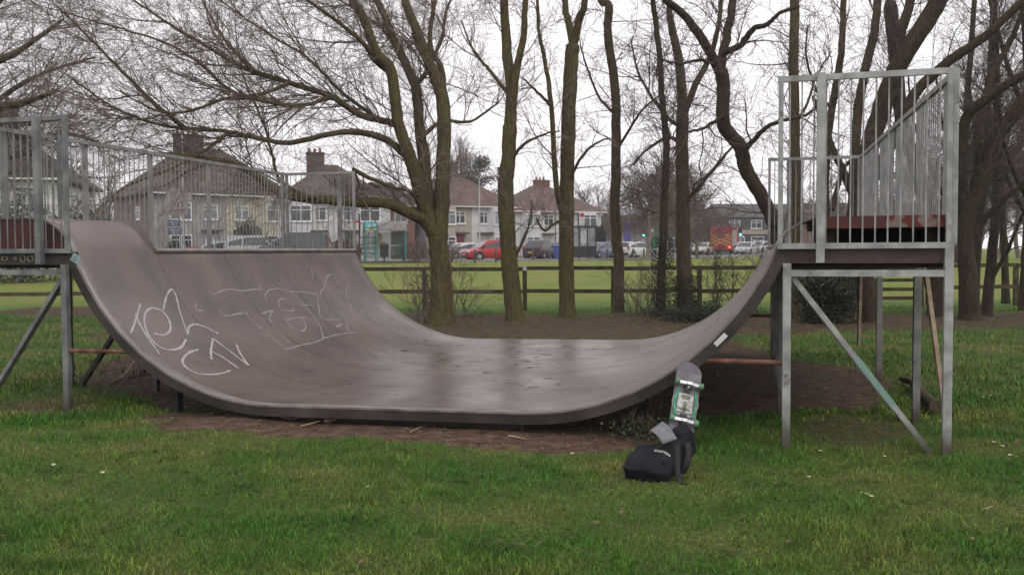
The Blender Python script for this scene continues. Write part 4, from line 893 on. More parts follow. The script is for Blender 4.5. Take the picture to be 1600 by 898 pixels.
strip('pavement', -6.0, -3.75, .12, paving, z1=-.1); strip('kerb', -3.75, -3.6, .115, mat('kerb stone', (.3, .29, .28), .9), z1=-.1)
strip('pavement', 3.75, 6.2, .12, paving, z1=-.1); strip('kerb', 3.6, 3.75, .115, mat('kerb stone', (.3, .29, .28), .9), z1=-.1)
strip('road_marking', -.06, .06, .017, mat('road paint', (.6, .6, .58), .8))
strip('front_gardens', 6.2, 40, .03, mat('garden ground', (.12, .11, .09), .95, .3, .5, col2=(.07, .09, .04)))
# ================================================================ houses
tile_b = mat('brown roof tiles', (.062, .044, .036), .85, .25, 1.2, col2=(.115, .085, .070), bump=.6, bscale=9)
tile_r = mat('reddish roof tiles', (.095, .058, .048), .85, .25, 1.2, col2=(.145, .095, .08), bump=.6, bscale=9)
def brick(name, c1, c2, cm=(.25, .22, .2), sc=2.2):
    m = bpy.data.materials.new(name); m.use_nodes = True; n, l = N_(m); b = n['Principled BSDF']; b.inputs['Roughness'].default_value = .9
    t = n.new('ShaderNodeTexCoord'); k = n.new('ShaderNodeTexBrick'); k.inputs['Scale'].default_value = sc; mp = n.new('ShaderNodeMapping'); mp.inputs['Rotation'].default_value = (PI/2, 0, 0)
    sp = n.new('ShaderNodeSeparateXYZ'); cb = n.new('ShaderNodeCombineXYZ'); ad = n.new('ShaderNodeMath'); l.new(t.outputs['Object'], sp.inputs[0]); l.new(sp.outputs['X'], ad.inputs[0]); l.new(sp.outputs['Y'], ad.inputs[1]); l.new(ad.outputs[0], cb.inputs['X']); l.new(sp.outputs['Z'], cb.inputs['Y'])
    l.new(cb.outputs[0], k.inputs['Vector']); k.inputs['Color1'].default_value = (*c1, 1); k.inputs['Color2'].default_value = (*c2, 1); k.inputs['Mortar'].default_value = (*cm, 1); k.inputs['Mortar Size'].default_value = .015
    l.new(k.outputs['Color'], b.inputs['Base Color']); return m
brick_red = brick('red brick', (.20, .07, .05), (.26, .11, .085))
stone_br = brick('brown rubble stone', (.13, .095, .08), (.24, .18, .155), sc=1.3)
chim_b = mat('dark chimney brick', (.07, .05, .04), .9, .3, 4, col2=(.12, .085, .07))
W_grey = mat('grey pebbledash', (.36, .34, .34), .95, .12, 3); W_cream = mat('cream render', (.52, .49, .37), .9, .08, 1.5)
W_white = mat('white render', (.60, .60, .60), .9, .08, 1.5); W_lil = mat('pale grey render', (.36, .33, .34), .9, .1, 2); W_beige = mat('beige render', (.40, .35, .30), .9, .1, 2)
def window(parent, x, z, wd, h, y, n=2, side=None, glass=None):
    "frame standing a little proud of the wall, with recessed dark glass; side: on the x=const wall"
    f = MB(); 
    def bx(x0, x1, y0, y1, z0, z1, mb):
        if side is None: mb.bx(x0, x1, y+y0, y+y1, z0, z1)
        else: mb.bx(side+y0, side+y1, x0, x1, z0, z1)
    t = .09
    bx(x, x+wd, -.05, .02, z, z+t, f); bx(x, x+wd, -.05, .02, z+h-t, z+h, f)
    for i in range(n+1): xx = x+(wd-t)*i/n; bx(xx, xx+t, -.045, .02, z+t, z+h-t, f)
    bx(x+t, x+wd-t, -.03, .01, z+h*.68, z+h*.68+.06, f)
    bx(x-.08, x+wd+.08, -.11, .02, z-.07, z, f)
    o = f.build('window', upvc, parent); g_ = MB(); bx(x+t*.5, x+wd-t*.5, -.012, -.006, z+t*.5, z+h-t*.5, g_); g_.build('pane', glass or pane_m, o)
def house(label, px, D, ang, wd, dep, eave, ridge, walls, roofm, chims=(), side_m=None, hip=True, bays=True, seed=0, door=(.10, .25, .35), group='houses across the road'):
    """px: column of the front left corner. local x along the front, y back; walls: list of wall materials, one per half"""
    g = gx(px, D); a = math.radians(ang); root = empty('house', (g.x, g.y, g.z), a, label, 'house', group); rng = random.Random(seed)
    n = len(walls); hw_ = wd/n
    for i, wm in enumerate(walls):
        MB().bx(i*hw_, (i+1)*hw_, 0, dep, 0, eave).build('wall', wm, root)
        b0 = i*hw_+(.5 if i % 2 == 0 else hw_-3.1); dx = i*hw_+(hw_-1.9 if i % 2 == 0 else .7)
        if bays:
            MB().prism([(b0, -.002), (b0+.5, -.7), (b0+2.1, -.7), (b0+2.6, -.002)], 0, eave-.02, axis='z').build('bay', wm, root)
            for z in (.75, 3.2): window(root, b0+.45, z, 1.7, 1.35, -.7, 2, glass=rng.choice([pane_m, curtain_m]))
        else:
            for z in (.75, 3.2): window(root, b0+.2, z, 2.0, 1.3, 0, 3, glass=rng.choice([pane_m, curtain_m]))
        window(root, dx, 3.3, 1.2, 1.15, 0, 2, glass=rng.choice([pane_m, curtain_m]))
        d = MB().bx(dx+.1, dx+1.05, -.04, .02, .1, 2.15).build('door', mat('painted door %d' % (i+seed*3), [(.25, .02, .03), (.6, .6, .6), (.05, .1, .2), (.08, .15, .08)][(i+seed) % 4], .5), root)
        MB().bx(dx-.15, dx+1.3, -.75, 0, 2.35, 2.5).build('porch', roofm, root)
    if side_m: MB().bx(-.03, -.002, .002, dep, 0, eave-.01).build('side_wall', side_m, root)
    window(root, dep*.3, 3.3, .8, 1.0, 0, 1, side=-.02 if not side_m else -.045); window(root, dep*.55, .9, 1.3, 1.1, 0, 2, side=-.02 if not side_m else -.045)
    o = .45; e = eave-.02; r = ridge; hy = dep/2; hx = hy*.95 if hip else 0
    V = [(-o, -o, e), (wd+o, -o, e), (wd+o, dep+o, e), (-o, dep+o, e), (hx-.0, hy, r), (wd-hx, hy, r), (-o, -o, e-.14), (wd+o, -o, e-.14), (wd+o, dep+o, e-.14), (-o, dep+o, e-.14)]
    if not hip: V[4] = (-o, hy, r); V[5] = (wd+o, hy, r)
    rf = MB().add(V, [(0, 1, 5, 4), (1, 2, 5), (2, 3, 4, 5), (3, 0, 4), (0, 6, 7, 1), (1, 7, 8, 2), (2, 8, 9, 3), (3, 9, 6, 0), (9, 8, 7, 6)]).build('roof', roofm, root)
    MB().bx(-o-.02, wd+o+.02, -o-.1, -o-.004, e-.12, e-.02).build('gutter', upvc, root)
    for cx, cy, cw, ch, cm in chims:
        c = MB().bx(cx, cx+cw, cy, cy+.7, ridge-1.6, ridge+ch); c.bx(cx-.06, cx+cw+.06, cy-.06, cy+.76, ridge+ch, ridge+ch+.14); c = c.build('chimney', cm, rf)
        for k in range(max(2, int(cw/.5))): MB().tube([(cx+.25+k*.45, cy+.35, ridge+ch+.12), (cx+.25+k*.45, cy+.35, ridge+ch+.5)], [.13, .10], 8).build('chimney_pot', mat('clay pot', (.22, .12, .08), .9), c)
    return root
house('grey and cream semi-detached pair with stone end wall, straight behind the left railing', 242, 68, 42, 11.5, 8.6, 5.3, 9.3, [W_grey, W_cream], tile_b, [(3.4, 3.9, 2.3, .9, chim_b)], stone_br, seed=1)
house('white semi-detached pair with small dark chimney, behind the corner of the far railing', 436, 74, 16, 9.2, 8.4, 5.0, 8.3, [W_white, W_white], tile_b, [(2.6, 3.9, 1.5, .9, chim_b)], seed=2)
house('red brick house end between the white pair and the green bus shelter', 556, 83, 14, 5.5, 8, 5.0, 7.4, [brick_red], tile_b, [], seed=3, bays=False)
house('grey-sided beige house partly behind the big spreading tree', 668, 84, 30, 9.4, 9.5, 5.0, 8.7, [W_beige, W_white], tile_r, [(4.4, 4.6, 1.2, .7, chim_b)], W_lil, seed=4)
house('white fronted pair with reddish roof between the two straight trunks', 806, 97, 24, 10.5, 10, 4.9, 8.2, [W_white, W_white], tile_r, [(-1.0+1.2, 4.6, 1.3, 1.6, chim_b), (4.6, 4.6, 1.8, .3, mat('red chimney brick', (.17, .07, .055), .9))], W_lil, seed=5)
house('house with a big dark hipped roof at the left edge behind the railing', -160, 47, 12, 7.6, 9, 4.9, 8.6, [W_white], mat('dark roof tiles', (.035, .026, .022), .85, .25, 1.2, col2=(.06, .045, .04), bump=.6), [(3, 4, 1.6, .7, chim_b)], seed=6)
# garden walls / outbuildings on the right
def block(label, px, D, ang, wd, dep, h, wm, rm, rise=0, cat='building', nwin=5, fascia=None):
    g = gx(px, D); root = empty('shop_terrace', tuple(g), math.radians(ang), label, cat)
    MB().bx(0, wd, 0, dep, 0, h).build('wall', wm, root)
    if rise: MB().add([(-.3, -.3, h), (wd+.3, -.3, h), (wd+.3, dep+.3, h), (-.3, dep+.3, h), (0, dep/2, h+rise), (wd, dep/2, h+rise)], [(0, 1, 5, 4), (1, 2, 5), (2, 3, 4, 5), (3, 0, 4), (3, 2, 1, 0)]).build('roof', rm, root)
    else: MB().bx(-.2, wd+.2, -.2, dep+.2, h+.003, h+.25).build('roof', rm, root)
    for k in range(nwin):
        x = wd*(k+.2)/nwin; window(root, x, .6, wd/nwin*.6, 1.7, 0, 2)
        if h > 4.8: window(root, x, 3.4, wd/nwin*.5, 1.2, 0, 2)
    if fascia: MB().bx(.1, wd-.1, -.12, -.004, 2.6, 3.2).build('shop_fascia', fascia, root)
    return root
block('long low dark building with flat pale-edged roof beyond the fire engine', 1055, 150, -4, 24, 10, 4.2, mat('dark cladding', (.09, .08, .08), .9), mat('pale roof edge', (.38, .36, .38), .8), nwin=7)
block('dark pitched-roof building behind the right curve, beyond the traffic lights', 1132, 128, 6, 16, 12, 5.0, mat('charcoal wall', (.075, .08, .085), .9), mat('charcoal roof', (.07, .062, .06), .9), rise=2.2, nwin=5, fascia=W_beige)
block('distant brick building seen below the right platform railing', 1262, 120, 0, 22, 10, 5.2, brick_red, tile_b, rise=1.6, nwin=6)
block('low dark shop row behind the white estate car', 925, 135, 0, 14, 9, 4.4, mat('brown wall', (.10, .08, .07), .9), tile_b, rise=1.4, nwin=4)
# ================================================================ vehicles
def car(label, px, D, head, paint, kind='hatch', z=None, L_=4.1, Wd=1.72, H=1.45, cat='car', light=None, name='parked_car'):
    "head: direction the nose points, degrees from +x; local +x is forward"
    g = gx(px, D); g.z = zg(D)+.014
    root = empty(name, tuple(g), math.radians(head), label, cat, 'vehicles on the road')
    hl = L_/2; van = kind == 'van'; est = kind in ('estate', 'suv')
    # lower body: (x, half width, bottom, shoulder, crown)
    st = [(-hl, .70, .34, .78, .80), (-hl+.06, .80, .26, .90, .92), (-hl+.4, .86, .22, .95, .97), (-.5, .88, .20, .93, .95), (.4, .88, .20, .91, .93), (hl-1.15, .87, .20, .88, .93), (hl-.45, .83, .20, .78, .84), (hl-.1, .74, .24, .66, .70), (hl, .62, .32, .56, .58)]
    k_ = Wd/1.76; hz = H/1.45
    rows = []
    for x, w_, zb_, zs, zc in st:
        w_ *= k_; zs *= hz; zc *= hz
        rows.append([(x, -w_*.92, zb_), (x, -w_, zb_+.12), (x, -w_, zs-.12), (x, -w_*.93, zs), (x, -w_*.5, zc), (x, 0, zc+.01), (x, w_*.5, zc), (x, w_*.93, zs), (x, w_, zs-.12), (x, w_, zb_+.12), (x, w_*.92, zb_), (x, -w_*.92, zb_)])
    m = MB().grid(rows); n = len(m.v); m.f.append(tuple(range(0, 12))); m.f.append(tuple(range(n-12, n)))
    body = m.build('body', paint, root, smooth=True, angle=35)
    rb = -hl+(.12 if van or est else .35); rt = rb+(.10 if van else .22 if est else .55); ft = .35 if not van else hl-1.3; fb = ft+.75 if not van else hl-.75
    zb_, zt_ = .90*hz, H; wb, wt = .84*k_, .66*k_ if not van else .76*k_
    c = [(rb, wb, zb_), (rt, wt, zt_-.06), (rt+.2, wt, zt_), (ft-.3, wt, zt_), (ft, wt, zt_-.05), (fb, wb, zb_)]
    cb = MB(); vs = [(x, -w_, z_) for x, w_, z_ in c]+[(x, w_, z_) for x, w_, z_ in c]; cb.add(vs, [(0, 1, 7, 6), (1, 2, 8, 7), (2, 3, 9, 8), (3, 4, 10, 9), (4, 5, 11, 10), tuple(range(5, -1, -1)), tuple(range(6, 12))]); cb.build('cabin', paint, root, smooth=True, angle=25)
    def lerp(a, b, t): return [a[i]+(b[i]-a[i])*t for i in range(3)]
    for sgn in (-1, 1):
        q = MB()
        lo = lambda x, t: (x, sgn*(wb+(wt-wb)*t+.006), zb_+(zt_-.06-zb_)*t)
        xs_ = [rb+.22, (rb+ft)/2, ft+.02, fb-.18]
        if van: xs_ = [ft-.6, ft-.3, ft+.02, fb-.12]
        def xat(x, t, left): 
            return x+(rt-rb)*t*(1 if left else 0) if left is not None else x
        q.add([lo(rb+.25, .06), lo((rb+ft)/2-.03, .06), lo((rb+ft)/2-.03, .86), lo(rb+.22+(rt-rb)*.75, .86)] if not van else [lo(ft-.75, .4), lo(ft-.3, .4), lo(ft-.3, .86), lo(ft-.75, .86)], [(0, 1, 2, 3) if sgn < 0 else (3, 2, 1, 0)])
        a0 = (rb+ft)/2+.04 if not van else ft-.25
        q.add([lo(a0, .06 if not van else .4), lo(fb-.16, .06 if not van else .4), lo(ft+.02+(fb-ft)*.12, .86), lo(a0, .86)], [(0, 1, 2, 3) if sgn < 0 else (3, 2, 1, 0)])
        q.build('side_window', carglass, root)
        MB().box((fb-.28, sgn*(wb+.13), zb_+.12), (.12, .2, .13)).build('mirror', black_plastic, root, bevel=.02)
        MB().box((-.1, sgn*(.885*k_), .62), (.16, .02, .03)).build('door_handle', black_plastic, root)
    # windscreens
    for (x0, w0, z0_), (x1, w1, z1_), nm in ((c[5], None, None), (c[0], None, None)) if False else (): pass
    fA, fB = c[5], c[4]; rA, rB = c[0], c[1]
    def screen(A_, B_, nm, sg):
        def pt(t, sy): w_ = (A_[1]+(B_[1]-A_[1])*t)-.07; return (A_[0]+(B_[0]-A_[0])*t+sg*.012, sy*w_, A_[2]+(B_[2]-A_[2])*t+.006)
        return MB().add([pt(.10, -1), pt(.10, 1), pt(.92, 1), pt(.92, -1)], [(0, 1, 2, 3) if sg > 0 else (3, 2, 1, 0)]).build(nm, carglass, root)
    screen(fA, fB, 'windscreen', 1); screen(rA, rB, 'rear_window', -1)
    for x in (hl-.82, -hl+.75):
        for sgn in (-1, 1):
            y = sgn*.80*k_
            MB().tube([(x, sgn*.60*k_, .34), (x, sgn*.893*k_, .34)], .37, 20).build('wheel_arch', black_plastic, root)
            wv = MB().tube([(x, sgn*.66*k_, .315), (x, sgn*.88*k_, .315), (x, sgn*.905*k_, .315)], [.315, .315, .28], 20).build('wheel', rubber, root, smooth=True)
            MB().tube([(x, sgn*.88*k_, .315), (x, sgn*.912*k_, .315)], [.2, .17], 12).build('rim', rimm, wv)
    lampm = mat('headlight glass', (.55, .56, .58), .15, .05, 3); tail = mat('tail light', (.30, .015, .012), .3, .1, 3)
    for sgn in (-1, 1):
        MB().box((hl-.12, sgn*.58*k_, .64*hz), (.22, .26, .14), rz=-sgn*.35).build('headlight', lampm, root, bevel=.02)
        MB().box((-hl+.10, sgn*.73*k_, .86*hz), (.16, .16, .26 if not est else .36)).build('tail_light', tail, root, bevel=.02)
    MB().box((hl-.03, 0, .36), (.06, 1.1*k_, .14)).build('grille', black_plastic, root, bevel=.01)
    MB().box((-hl+.0, 0, .58), (.03, .52, .12)).build('number_plate', mat('yellow number plate', (.55, .42, .06), .5), root)
    MB().box((hl+.01, 0, .46), (.03, .52, .11)).build('number_plate', white_paint, root)
    MB().box((-hl+.03, 0, .36), (.1, 1.5*k_, .2)).build('bumper', paint if kind == 'hatch' else black_plastic, root, bevel=.03)
    return root
def P_(n, c, r=.25): return mat(n, c, r, .03, 2, spec=.6)
red_p = P_('red car paint', (.42, .012, .02)); silver_p = P_('silver car paint', (.40, .42, .44)); white_p = P_('white car paint', (.62, .63, .64)); navy_p = P_('navy car paint', (.025, .035, .07)); plum_p = P_('dark plum car paint', (.045, .025, .04)); slate_p = P_('dark green-grey car paint', (.045, .06, .065)); blue_p = P_('grey blue car paint', (.14, .17, .24)); brown_p = P_('brown car paint', (.10, .07, .06)); gold_p = P_('pale gold car paint', (.42, .39, .33))
car('bright red hatchback between the big spreading tree and the straight trunk', 765, 64.5, 205, red_p, L_=3.9, H=1.48)
car('dark plum hatchback parked tail-on beside the blue bin', 846, 76, 62, plum_p, L_=3.9, H=1.6)
car('dark blue car half hidden behind the blue bin and a trunk', 876, 80, 50, navy_p)
car('grey blue car just right of the black bus shelter', 934, 82, 235, blue_p)
car('low white car behind the slender crooked trunk', 957, 90, 230, white_p, H=1.35)
car('white estate car seen from behind, right of the slender crooked trunk', 992, 86, 48, white_p, 'estate', L_=4.4, H=1.5)
car('dark green-grey estate car behind the far railing', 460, 54.5, 180, slate_p, 'suv', L_=4.6, H=1.88)
car('silver car with raked windscreen behind the railing, nose hidden by the dark estate', 405, 58.5, 0, silver_p, 'estate', L_=4.2, H=1.8)
car('low silver car behind the railing beside the dark bush', 358, 61, 0, silver_p, L_=4.2, H=1.5)
car('white car on the drive right of the foot of the big spreading tree', 722, 74, 215, white_p, L_=3.8, H=1.4)
car('white van right of the fire engine', 1152, 112, 255, white_p, 'van', L_=5, H=2.1, Wd=1.9, cat='van', name='parked_van')
car('small grey car in front of the white van', 1166, 96, 240, silver_p, H=1.4)
car('pale gold car left of the fire engine', 1098, 100, 245, gold_p, H=1.35)
car('brown car left of the pale gold car, behind the tall ivy-footed trunk', 1084, 108, 245, brown_p)
car('white car at the far right of the traffic, just left of the right curve', 1186, 108, 235, white_p)
# fire engine
g = gx(1126, 104); fe = empty('fire_engine', tuple(g), math.radians(70), 'red fire engine seen from behind, yellow chevrons on its tail', 'fire engine')
fred = P_('fire engine red', (.30, .02, .018), .4)
MB().bx(0, 5.6, -1.22, 1.22, .45, 3.2).build('body', fred, fe, bevel=.06)
MB().bx(5.61, 7.5, -1.2, 1.2, .45, 2.75).build('cab', fred, fe, bevel=.1)
ch = MB()
for k in range(4):
    for sgn in (-1, 1): ch.add([(-.012, sgn*.05, 1.25+k*.38), (-.012, sgn*1.12, .75+k*.38), (-.012, sgn*1.12, .9+k*.38), (-.012, sgn*.05, 1.40+k*.38)], [(0, 1, 2, 3) if sgn < 0 else (3, 2, 1, 0)])
ch.build('chevrons', mat('yellow reflective tape', (.42, .34, .06), .6), fe)
MB().bx(-.03, -.004, -.55, .55, 1.9, 3.0).build('rear_shutter', mat('dull red shutter', (.22, .05, .04), .5), fe)
MB().bx(-.05, .3, -1.2, 1.2, .32, .5).build('bumper', black_plastic, fe)
for sgn in (-1, 1): MB().box((-.03, sgn*1.02, .75), (.05, .22, .16)).build('tail_light', mat('lit red lamp', (.5, .01, .01), .4, emit=(1, .05, .03), estr=6) if sgn < 0 else mat('tail light', (.3, .015, .012)), fe)
for x in (1.2, 5.9):
    for sgn in (-1, 1): wv = MB().tube([(x, sgn*.9, .5), (x, sgn*1.24, .5)], .5, 20).build('wheel', rubber, fe); MB().tube([(x, sgn*1.2, .5), (x, sgn*1.26, .5)], .28, 12).build('rim', rimm, wv)
for y in (-.9, .9): MB().box((.3, y, 3.28), (.3, .25, .15)).build('beacon', mat('blue beacon', (.03, .06, .35), .3), fe)
for x in (.6, 2.2, 3.8): MB().bx(x, x+1.3, -1.235, -1.222, .9, 2.8).build('locker_shutter', mat('silver shutter', (.4, .4, .4), .5), fe)
# ================================================================ street furniture
teal = mat('teal paint', (.03, .20, .22), .5, .15, 4); teal_l = mat('pale teal panel', (.25, .50, .48), .5, .15, 2)
sg = mat('shelter glass', (.10, .16, .16), .1, .3, 1, alpha=.5)
def glassmat(name, col):
    m = bpy.data.materials.new(name); m.use_nodes = True; n, l = N_(m); b = n['Principled BSDF']; b.inputs['Base Color'].default_value = (*col, 1); b.inputs['Roughness'].default_value = .08; b.inputs['Alpha'].default_value = .38; return m
gl_t = glassmat('teal tinted glass', (.10, .22, .20)); gl_c = glassmat('grey tinted glass', (.25, .28, .30))
g = gx(572, 55.4); g.z += .12; bs = empty('bus_shelter', tuple(g), math.radians(14), 'teal bus shelter with rounded grey roof on the pavement left of the big tree', 'bus shelter', 'bus shelters')
Ls, Ds = 2.45, 1.25
for x in (0, .7, Ls):
    for y in (0, Ds): MB().bx(x-.04, x+.04, y-.04, y+.04, 0, 1.95).build('post', teal, bs)
arch = [(0, 1.9)]+[(Ds/2-Ds/2*1.08*math.cos(PI*i/12), 1.9+.58*math.sin(PI*i/12)) for i in range(13)]+[(Ds, 1.9)]
MB().prism(arch, .72, Ls+.1, axis='x').build('roof', mat('grey curved roof', (.22, .21, .21), .6, .15, 2), bs)
MB().prism(arch, -.05, .715, axis='x').build('end_canopy', teal, bs)
MB().bx(.0, .66, -.09, -.06, 2.08, 2.3).build('sign_panel', mat('aqua sign', (.18, .55, .55), .4), bs)
MB().bx(.0, .66, -.088, -.06, 1.92, 2.02).build('sign_band', mat('pale yellow sign', (.50, .48, .30), .5), bs)
textmesh('sign_lettering', 'BUS', .2, white_paint, bs); _t = bs.children[-1] if bs.children else None
for o in bs.children:
    if o.name.startswith('sign_lettering'): o.location = (.33, -.1, 2.19); o.rotation_euler = (PI/2, 0, 0)
for x0, x1 in ((.05, .65), (.75, Ls-.05)): MB().bx(x0, x1, Ds-.02, Ds, .15, 1.85).build('glass_panel', gl_t, bs); MB().bx(x0, x1, Ds-.05, Ds-.025, .95, 1.02).build('white_band', white_paint, bs)
MB().bx(.8, 1.1, Ds-.08, Ds-.05, .85, 1.75).build('timetable', mat('beige notice', (.42, .30, .20), .8), bs)
for x in (Ls,): MB().bx(x-.01, x+.01, .05, Ds-.05, .15, 1.85).build('glass_panel', gl_t, bs)
MB().bx(.9, Ls-.1, Ds-.5, Ds-.2, .45, .5).build('bench', teal, bs)
g = gx(888, 69.5); g.z += .12; b2 = empty('bus_shelter', tuple(g), math.radians(18), 'black framed glass bus shelter with flat roof between two tree trunks', 'bus shelter', 'bus shelters')
for x in (0, .95, 1.6, 2.3):
    MB().bx(x-.035, x+.035, -.035, .035, 0, 2.35).build('post', black_plastic, b2)
MB().bx(-.15, 2.45, -.1, 1.35, 2.36, 2.5).build('roof', mat('dark shelter roof', (.03, .035, .04), .5), b2)
for x0, x1 in ((.04, .91), (.99, 1.56), (1.64, 2.26)): MB().bx(x0, x1, -.01, .01, .95, 2.3).build('glass_panel', gl_c, b2); MB().bx(x0, x1, -.014, .014, .12, .93).build('lower_panel', mat('black panel', (.018, .022, .025), .4), b2)
MB().bx(1.02, 1.5, -.03, -.015, 1.1, 2.1).build('timetable', mat('pale poster', (.45, .47, .47), .5), b2)
MB().bx(.1, 2.2, .5, .8, .5, .55).build('bench', black_plastic, b2)
for x in (0, 2.3): MB().bx(x-.035, x+.035, 1.2, 1.27, 0, 2.35).build('post', black_plastic, b2)
# bus stop flags
def busstop(label, px, D, h, flag, poled=black_plastic):
    g = gx(px, D); g.z += .1; r = empty('bus_stop', tuple(g), 0, label, 'bus stop')
    MB().tube([(0, 0, 0), (0, 0, h)], .05, 8).build('pole', poled, r)
    if flag == 'red':
        f = MB().bx(.06, .50, -.02, .02, h-.85, h).build('flag', white_paint, r)
        MB().tube([(.28, -.022, h-.22), (.28, -.03, h-.22)], .17, 20).build('red_disc', mat('sign red', (.5, .02, .03), .5), f); MB().bx(.07, .49, -.036, -.031, h-.26, h-.18).build('red_bar', mat('sign red', (.5, .02, .03), .5), f)
    else:
        f = MB().bx(-.42, -.05, -.02, .02, h-.9, h-.55).build('flag', white_paint, r); MB().bx(-.42, -.05, -.022, .022, h-.545, h-.4).build('red_strip', mat('sign red', (.5, .02, .03), .5), f)
busstop('bus stop pole with red and white flag rising over the black shelter', 904, 71, 3.6, 'red'); busstop('black bus stop pole at the left end of the teal shelter', 563, 54.6, 2.9, 'side')
# bins
g = gx(601, 54.3); g.z += .1; r = empty('litter_bin', tuple(g), 0, 'black litter bin on a post in front of the teal bus shelter', 'bin')
MB().tube([(0, 0, 0), (0, 0, .35)], .05, 8).build('post', black_plastic, r); MB().tube([(0, 0, .3), (0, 0, .34), (0, 0, 1.0), (0, 0, 1.05)], [.2, .24, .27, .27], 14).build('drum', black_plastic, r); MB().tube([(0, 0, 1.06), (0, 0, 1.18)], [.28, .12], 14).build('lid', black_plastic, r)
def wheelie(label, px, D, m, group='wheelie bins'):
    g = gx(px, D); g.z += .05; r = empty('wheelie_bin', tuple(g), .2, label, 'bin', group)
    MB().add([(-.24, -.3, .06), (.24, -.3, .06), (.24, .25, .06), (-.24, .25, .06), (-.3, -.38, 1.0), (.3, -.38, 1.0), (.3, .36, 1.0), (-.3, .36, 1.0)], [(3, 2, 1, 0), (4, 5, 6, 7), (0, 1, 5, 4), (1, 2, 6, 5), (2, 3, 7, 6), (3, 0, 4, 7)]).build('body', m, r, bevel=.03)
    MB().add([(-.33, -.42, 1.0), (.33, -.42, 1.0), (.33, .42, 1.0), (-.33, .42, 1.0), (-.3, -.36, 1.07), (.3, -.36, 1.07), (.3, .40, 1.12), (-.3, .40, 1.12)], [(3, 2, 1, 0), (4, 5, 6, 7), (0, 1, 5, 4), (1, 2, 6, 5), (2, 3, 7, 6), (3, 0, 4, 7)]).build('lid', m, r, bevel=.02)
    for sx in (-.27, .27): MB().tube([(sx-.03, .33, .12), (sx+.03, .33, .12)], .12, 12).build('wheel', rubber, r)
wheelie('blue wheelie bin standing beside a trunk left of the black shelter', 872, 66.5, P_('blue bin plastic', (.02, .07, .30), .5)); wheelie('crimson wheelie bin in front of the grey house door', 308, 66.5, P_('crimson bin plastic', (.26, .01, .03), .5)); wheelie('second crimson wheelie bin tucked behind the first', 300.5, 68, P_('crimson bin plastic', (.26, .01, .03), .5))
# lamp posts and sign posts
def lamp(label, px, D, h, m, arm=1.0, name='street_lamp'):
    g = gx(px, D); r = empty(name, tuple(g), 0, label, 'street lamp', 'street lamps')
    MB().tube([(0, 0, 0), (0, 0, 1.2), (0, 0, 1.25), (0, 0, h)], [.11, .11, .07, .05], 10).build('pole', m, r)
    a = MB().tube([(0, 0, h-.02), (arm*.5, -.1, h+.15), (arm, -.15, h+.15)], .04, 8).build('arm', m, r); MB().box((arm+.25, -.18, h+.13), (.6, .22, .12)).build('lantern', mat('lamp lantern', (.4, .4, .42), .4), a, bevel=.03)
palepole = mat('pale grey pole', (.42, .42, .43), .6, .1, 2)
lamp('pale lamp post rising behind the red car', 750, 66, 6.0, palepole, .9); lamp('tall lamp post behind the left railing, beside the triangular sign', 289, 61, 9.5, palepole, -1.2); lamp('brown pole in front of the white fronted pair', 868, 90, 5.2, mat('brown pole', (.13, .11, .09), .8), .8)
g = gx(283, 57); sp = empty('sign_post', tuple(g), 0, 'grey sign post with triangular warning sign above two blue direction panels', 'sign')
MB().tube([(0, 0, 0), (0, 0, 4.6)], .045, 8).build('pole', palepole, sp)
MB().bx(-.62, .5, -.03, -.0, 3.1, 4.75).build('backing_board', mat('grey sign backing', (.24, .20, .21), .6), sp)
def tri(z0, r_, y, nm, m): return MB().prism([(-.06-r_, z0), (-.06+r_, z0), (-.06, z0+r_*1.75)], y-.006, y).build(nm, m, sp)
tri(3.35, .52, -.04, 'warning_triangle', mat('shade-muted sign red', (.24, .10, .11), .6)); tri(3.45, .38, -.05, 'triangle_face', mat('shade-muted sign face', (.36, .32, .33), .6)); MB().bx(-.10, -.02, -.066, -.06, 3.55, 3.9).build('triangle_symbol', black_plastic, sp)  # sign colours muted to paint in its back-lit shade
blue_s = mat('sign blue', (.035, .045, .16), .5)
for z0, x0, x1 in ((2.35, -.70, .05), (1.85, -.72, .12)):
    b_ = MB().bx(x0, x1, -.05, -.02, z0, z0+.46).build('blue_panel', blue_s, sp); q = MB()
    q.bx(x0+.03, x1-.03, -.058, -.052, z0+.02, z0+.04); q.bx(x0+.03, x1-.03, -.058, -.052, z0+.42, z0+.44); q.build('white_border', white_paint, b_)
    random.seed(int(z0*10)); q = MB(); x = x0+.1
    while x < x1-.12:
        w_ = random.uniform(.04, .1); q.bx(x, x+w_, -.058, -.052, z0+.26, z0+.33); 
        if random.random() < .6: q.bx(x, x+w_*.8, -.058, -.052, z0+.12, z0+.19)
        x += w_+.03
    q.build('white_writing', white_paint, b_)
# bollards along the kerb
first = None
for i, (px, D) in enumerate([(775, 58), (803+30, 62.5), (859, 65), (949, 73), (989, 77), (1006, 79), (1090, 86), (1107, 87), (742, 56.5), (706, 55.5), (655, 54.5), (1030, 81)]):
    if first is None:
        first = empty('bollard', (0, 0, 0), 0, 'dark wooden bollard on the grass verge', 'bollard', 'dark wooden bollards along the verge'); MB().box((0, 0, .42), (.13, .13, .85)).build('post', wood_old, first, bevel=.02); MB().box((0, 0, .78), (.136, .136, .05)).build('band', mat('worn band', (.14, .12, .09), .8), first); o = first
    else: o = copy_tree(first)
    g = gx(px, D); o.location = g
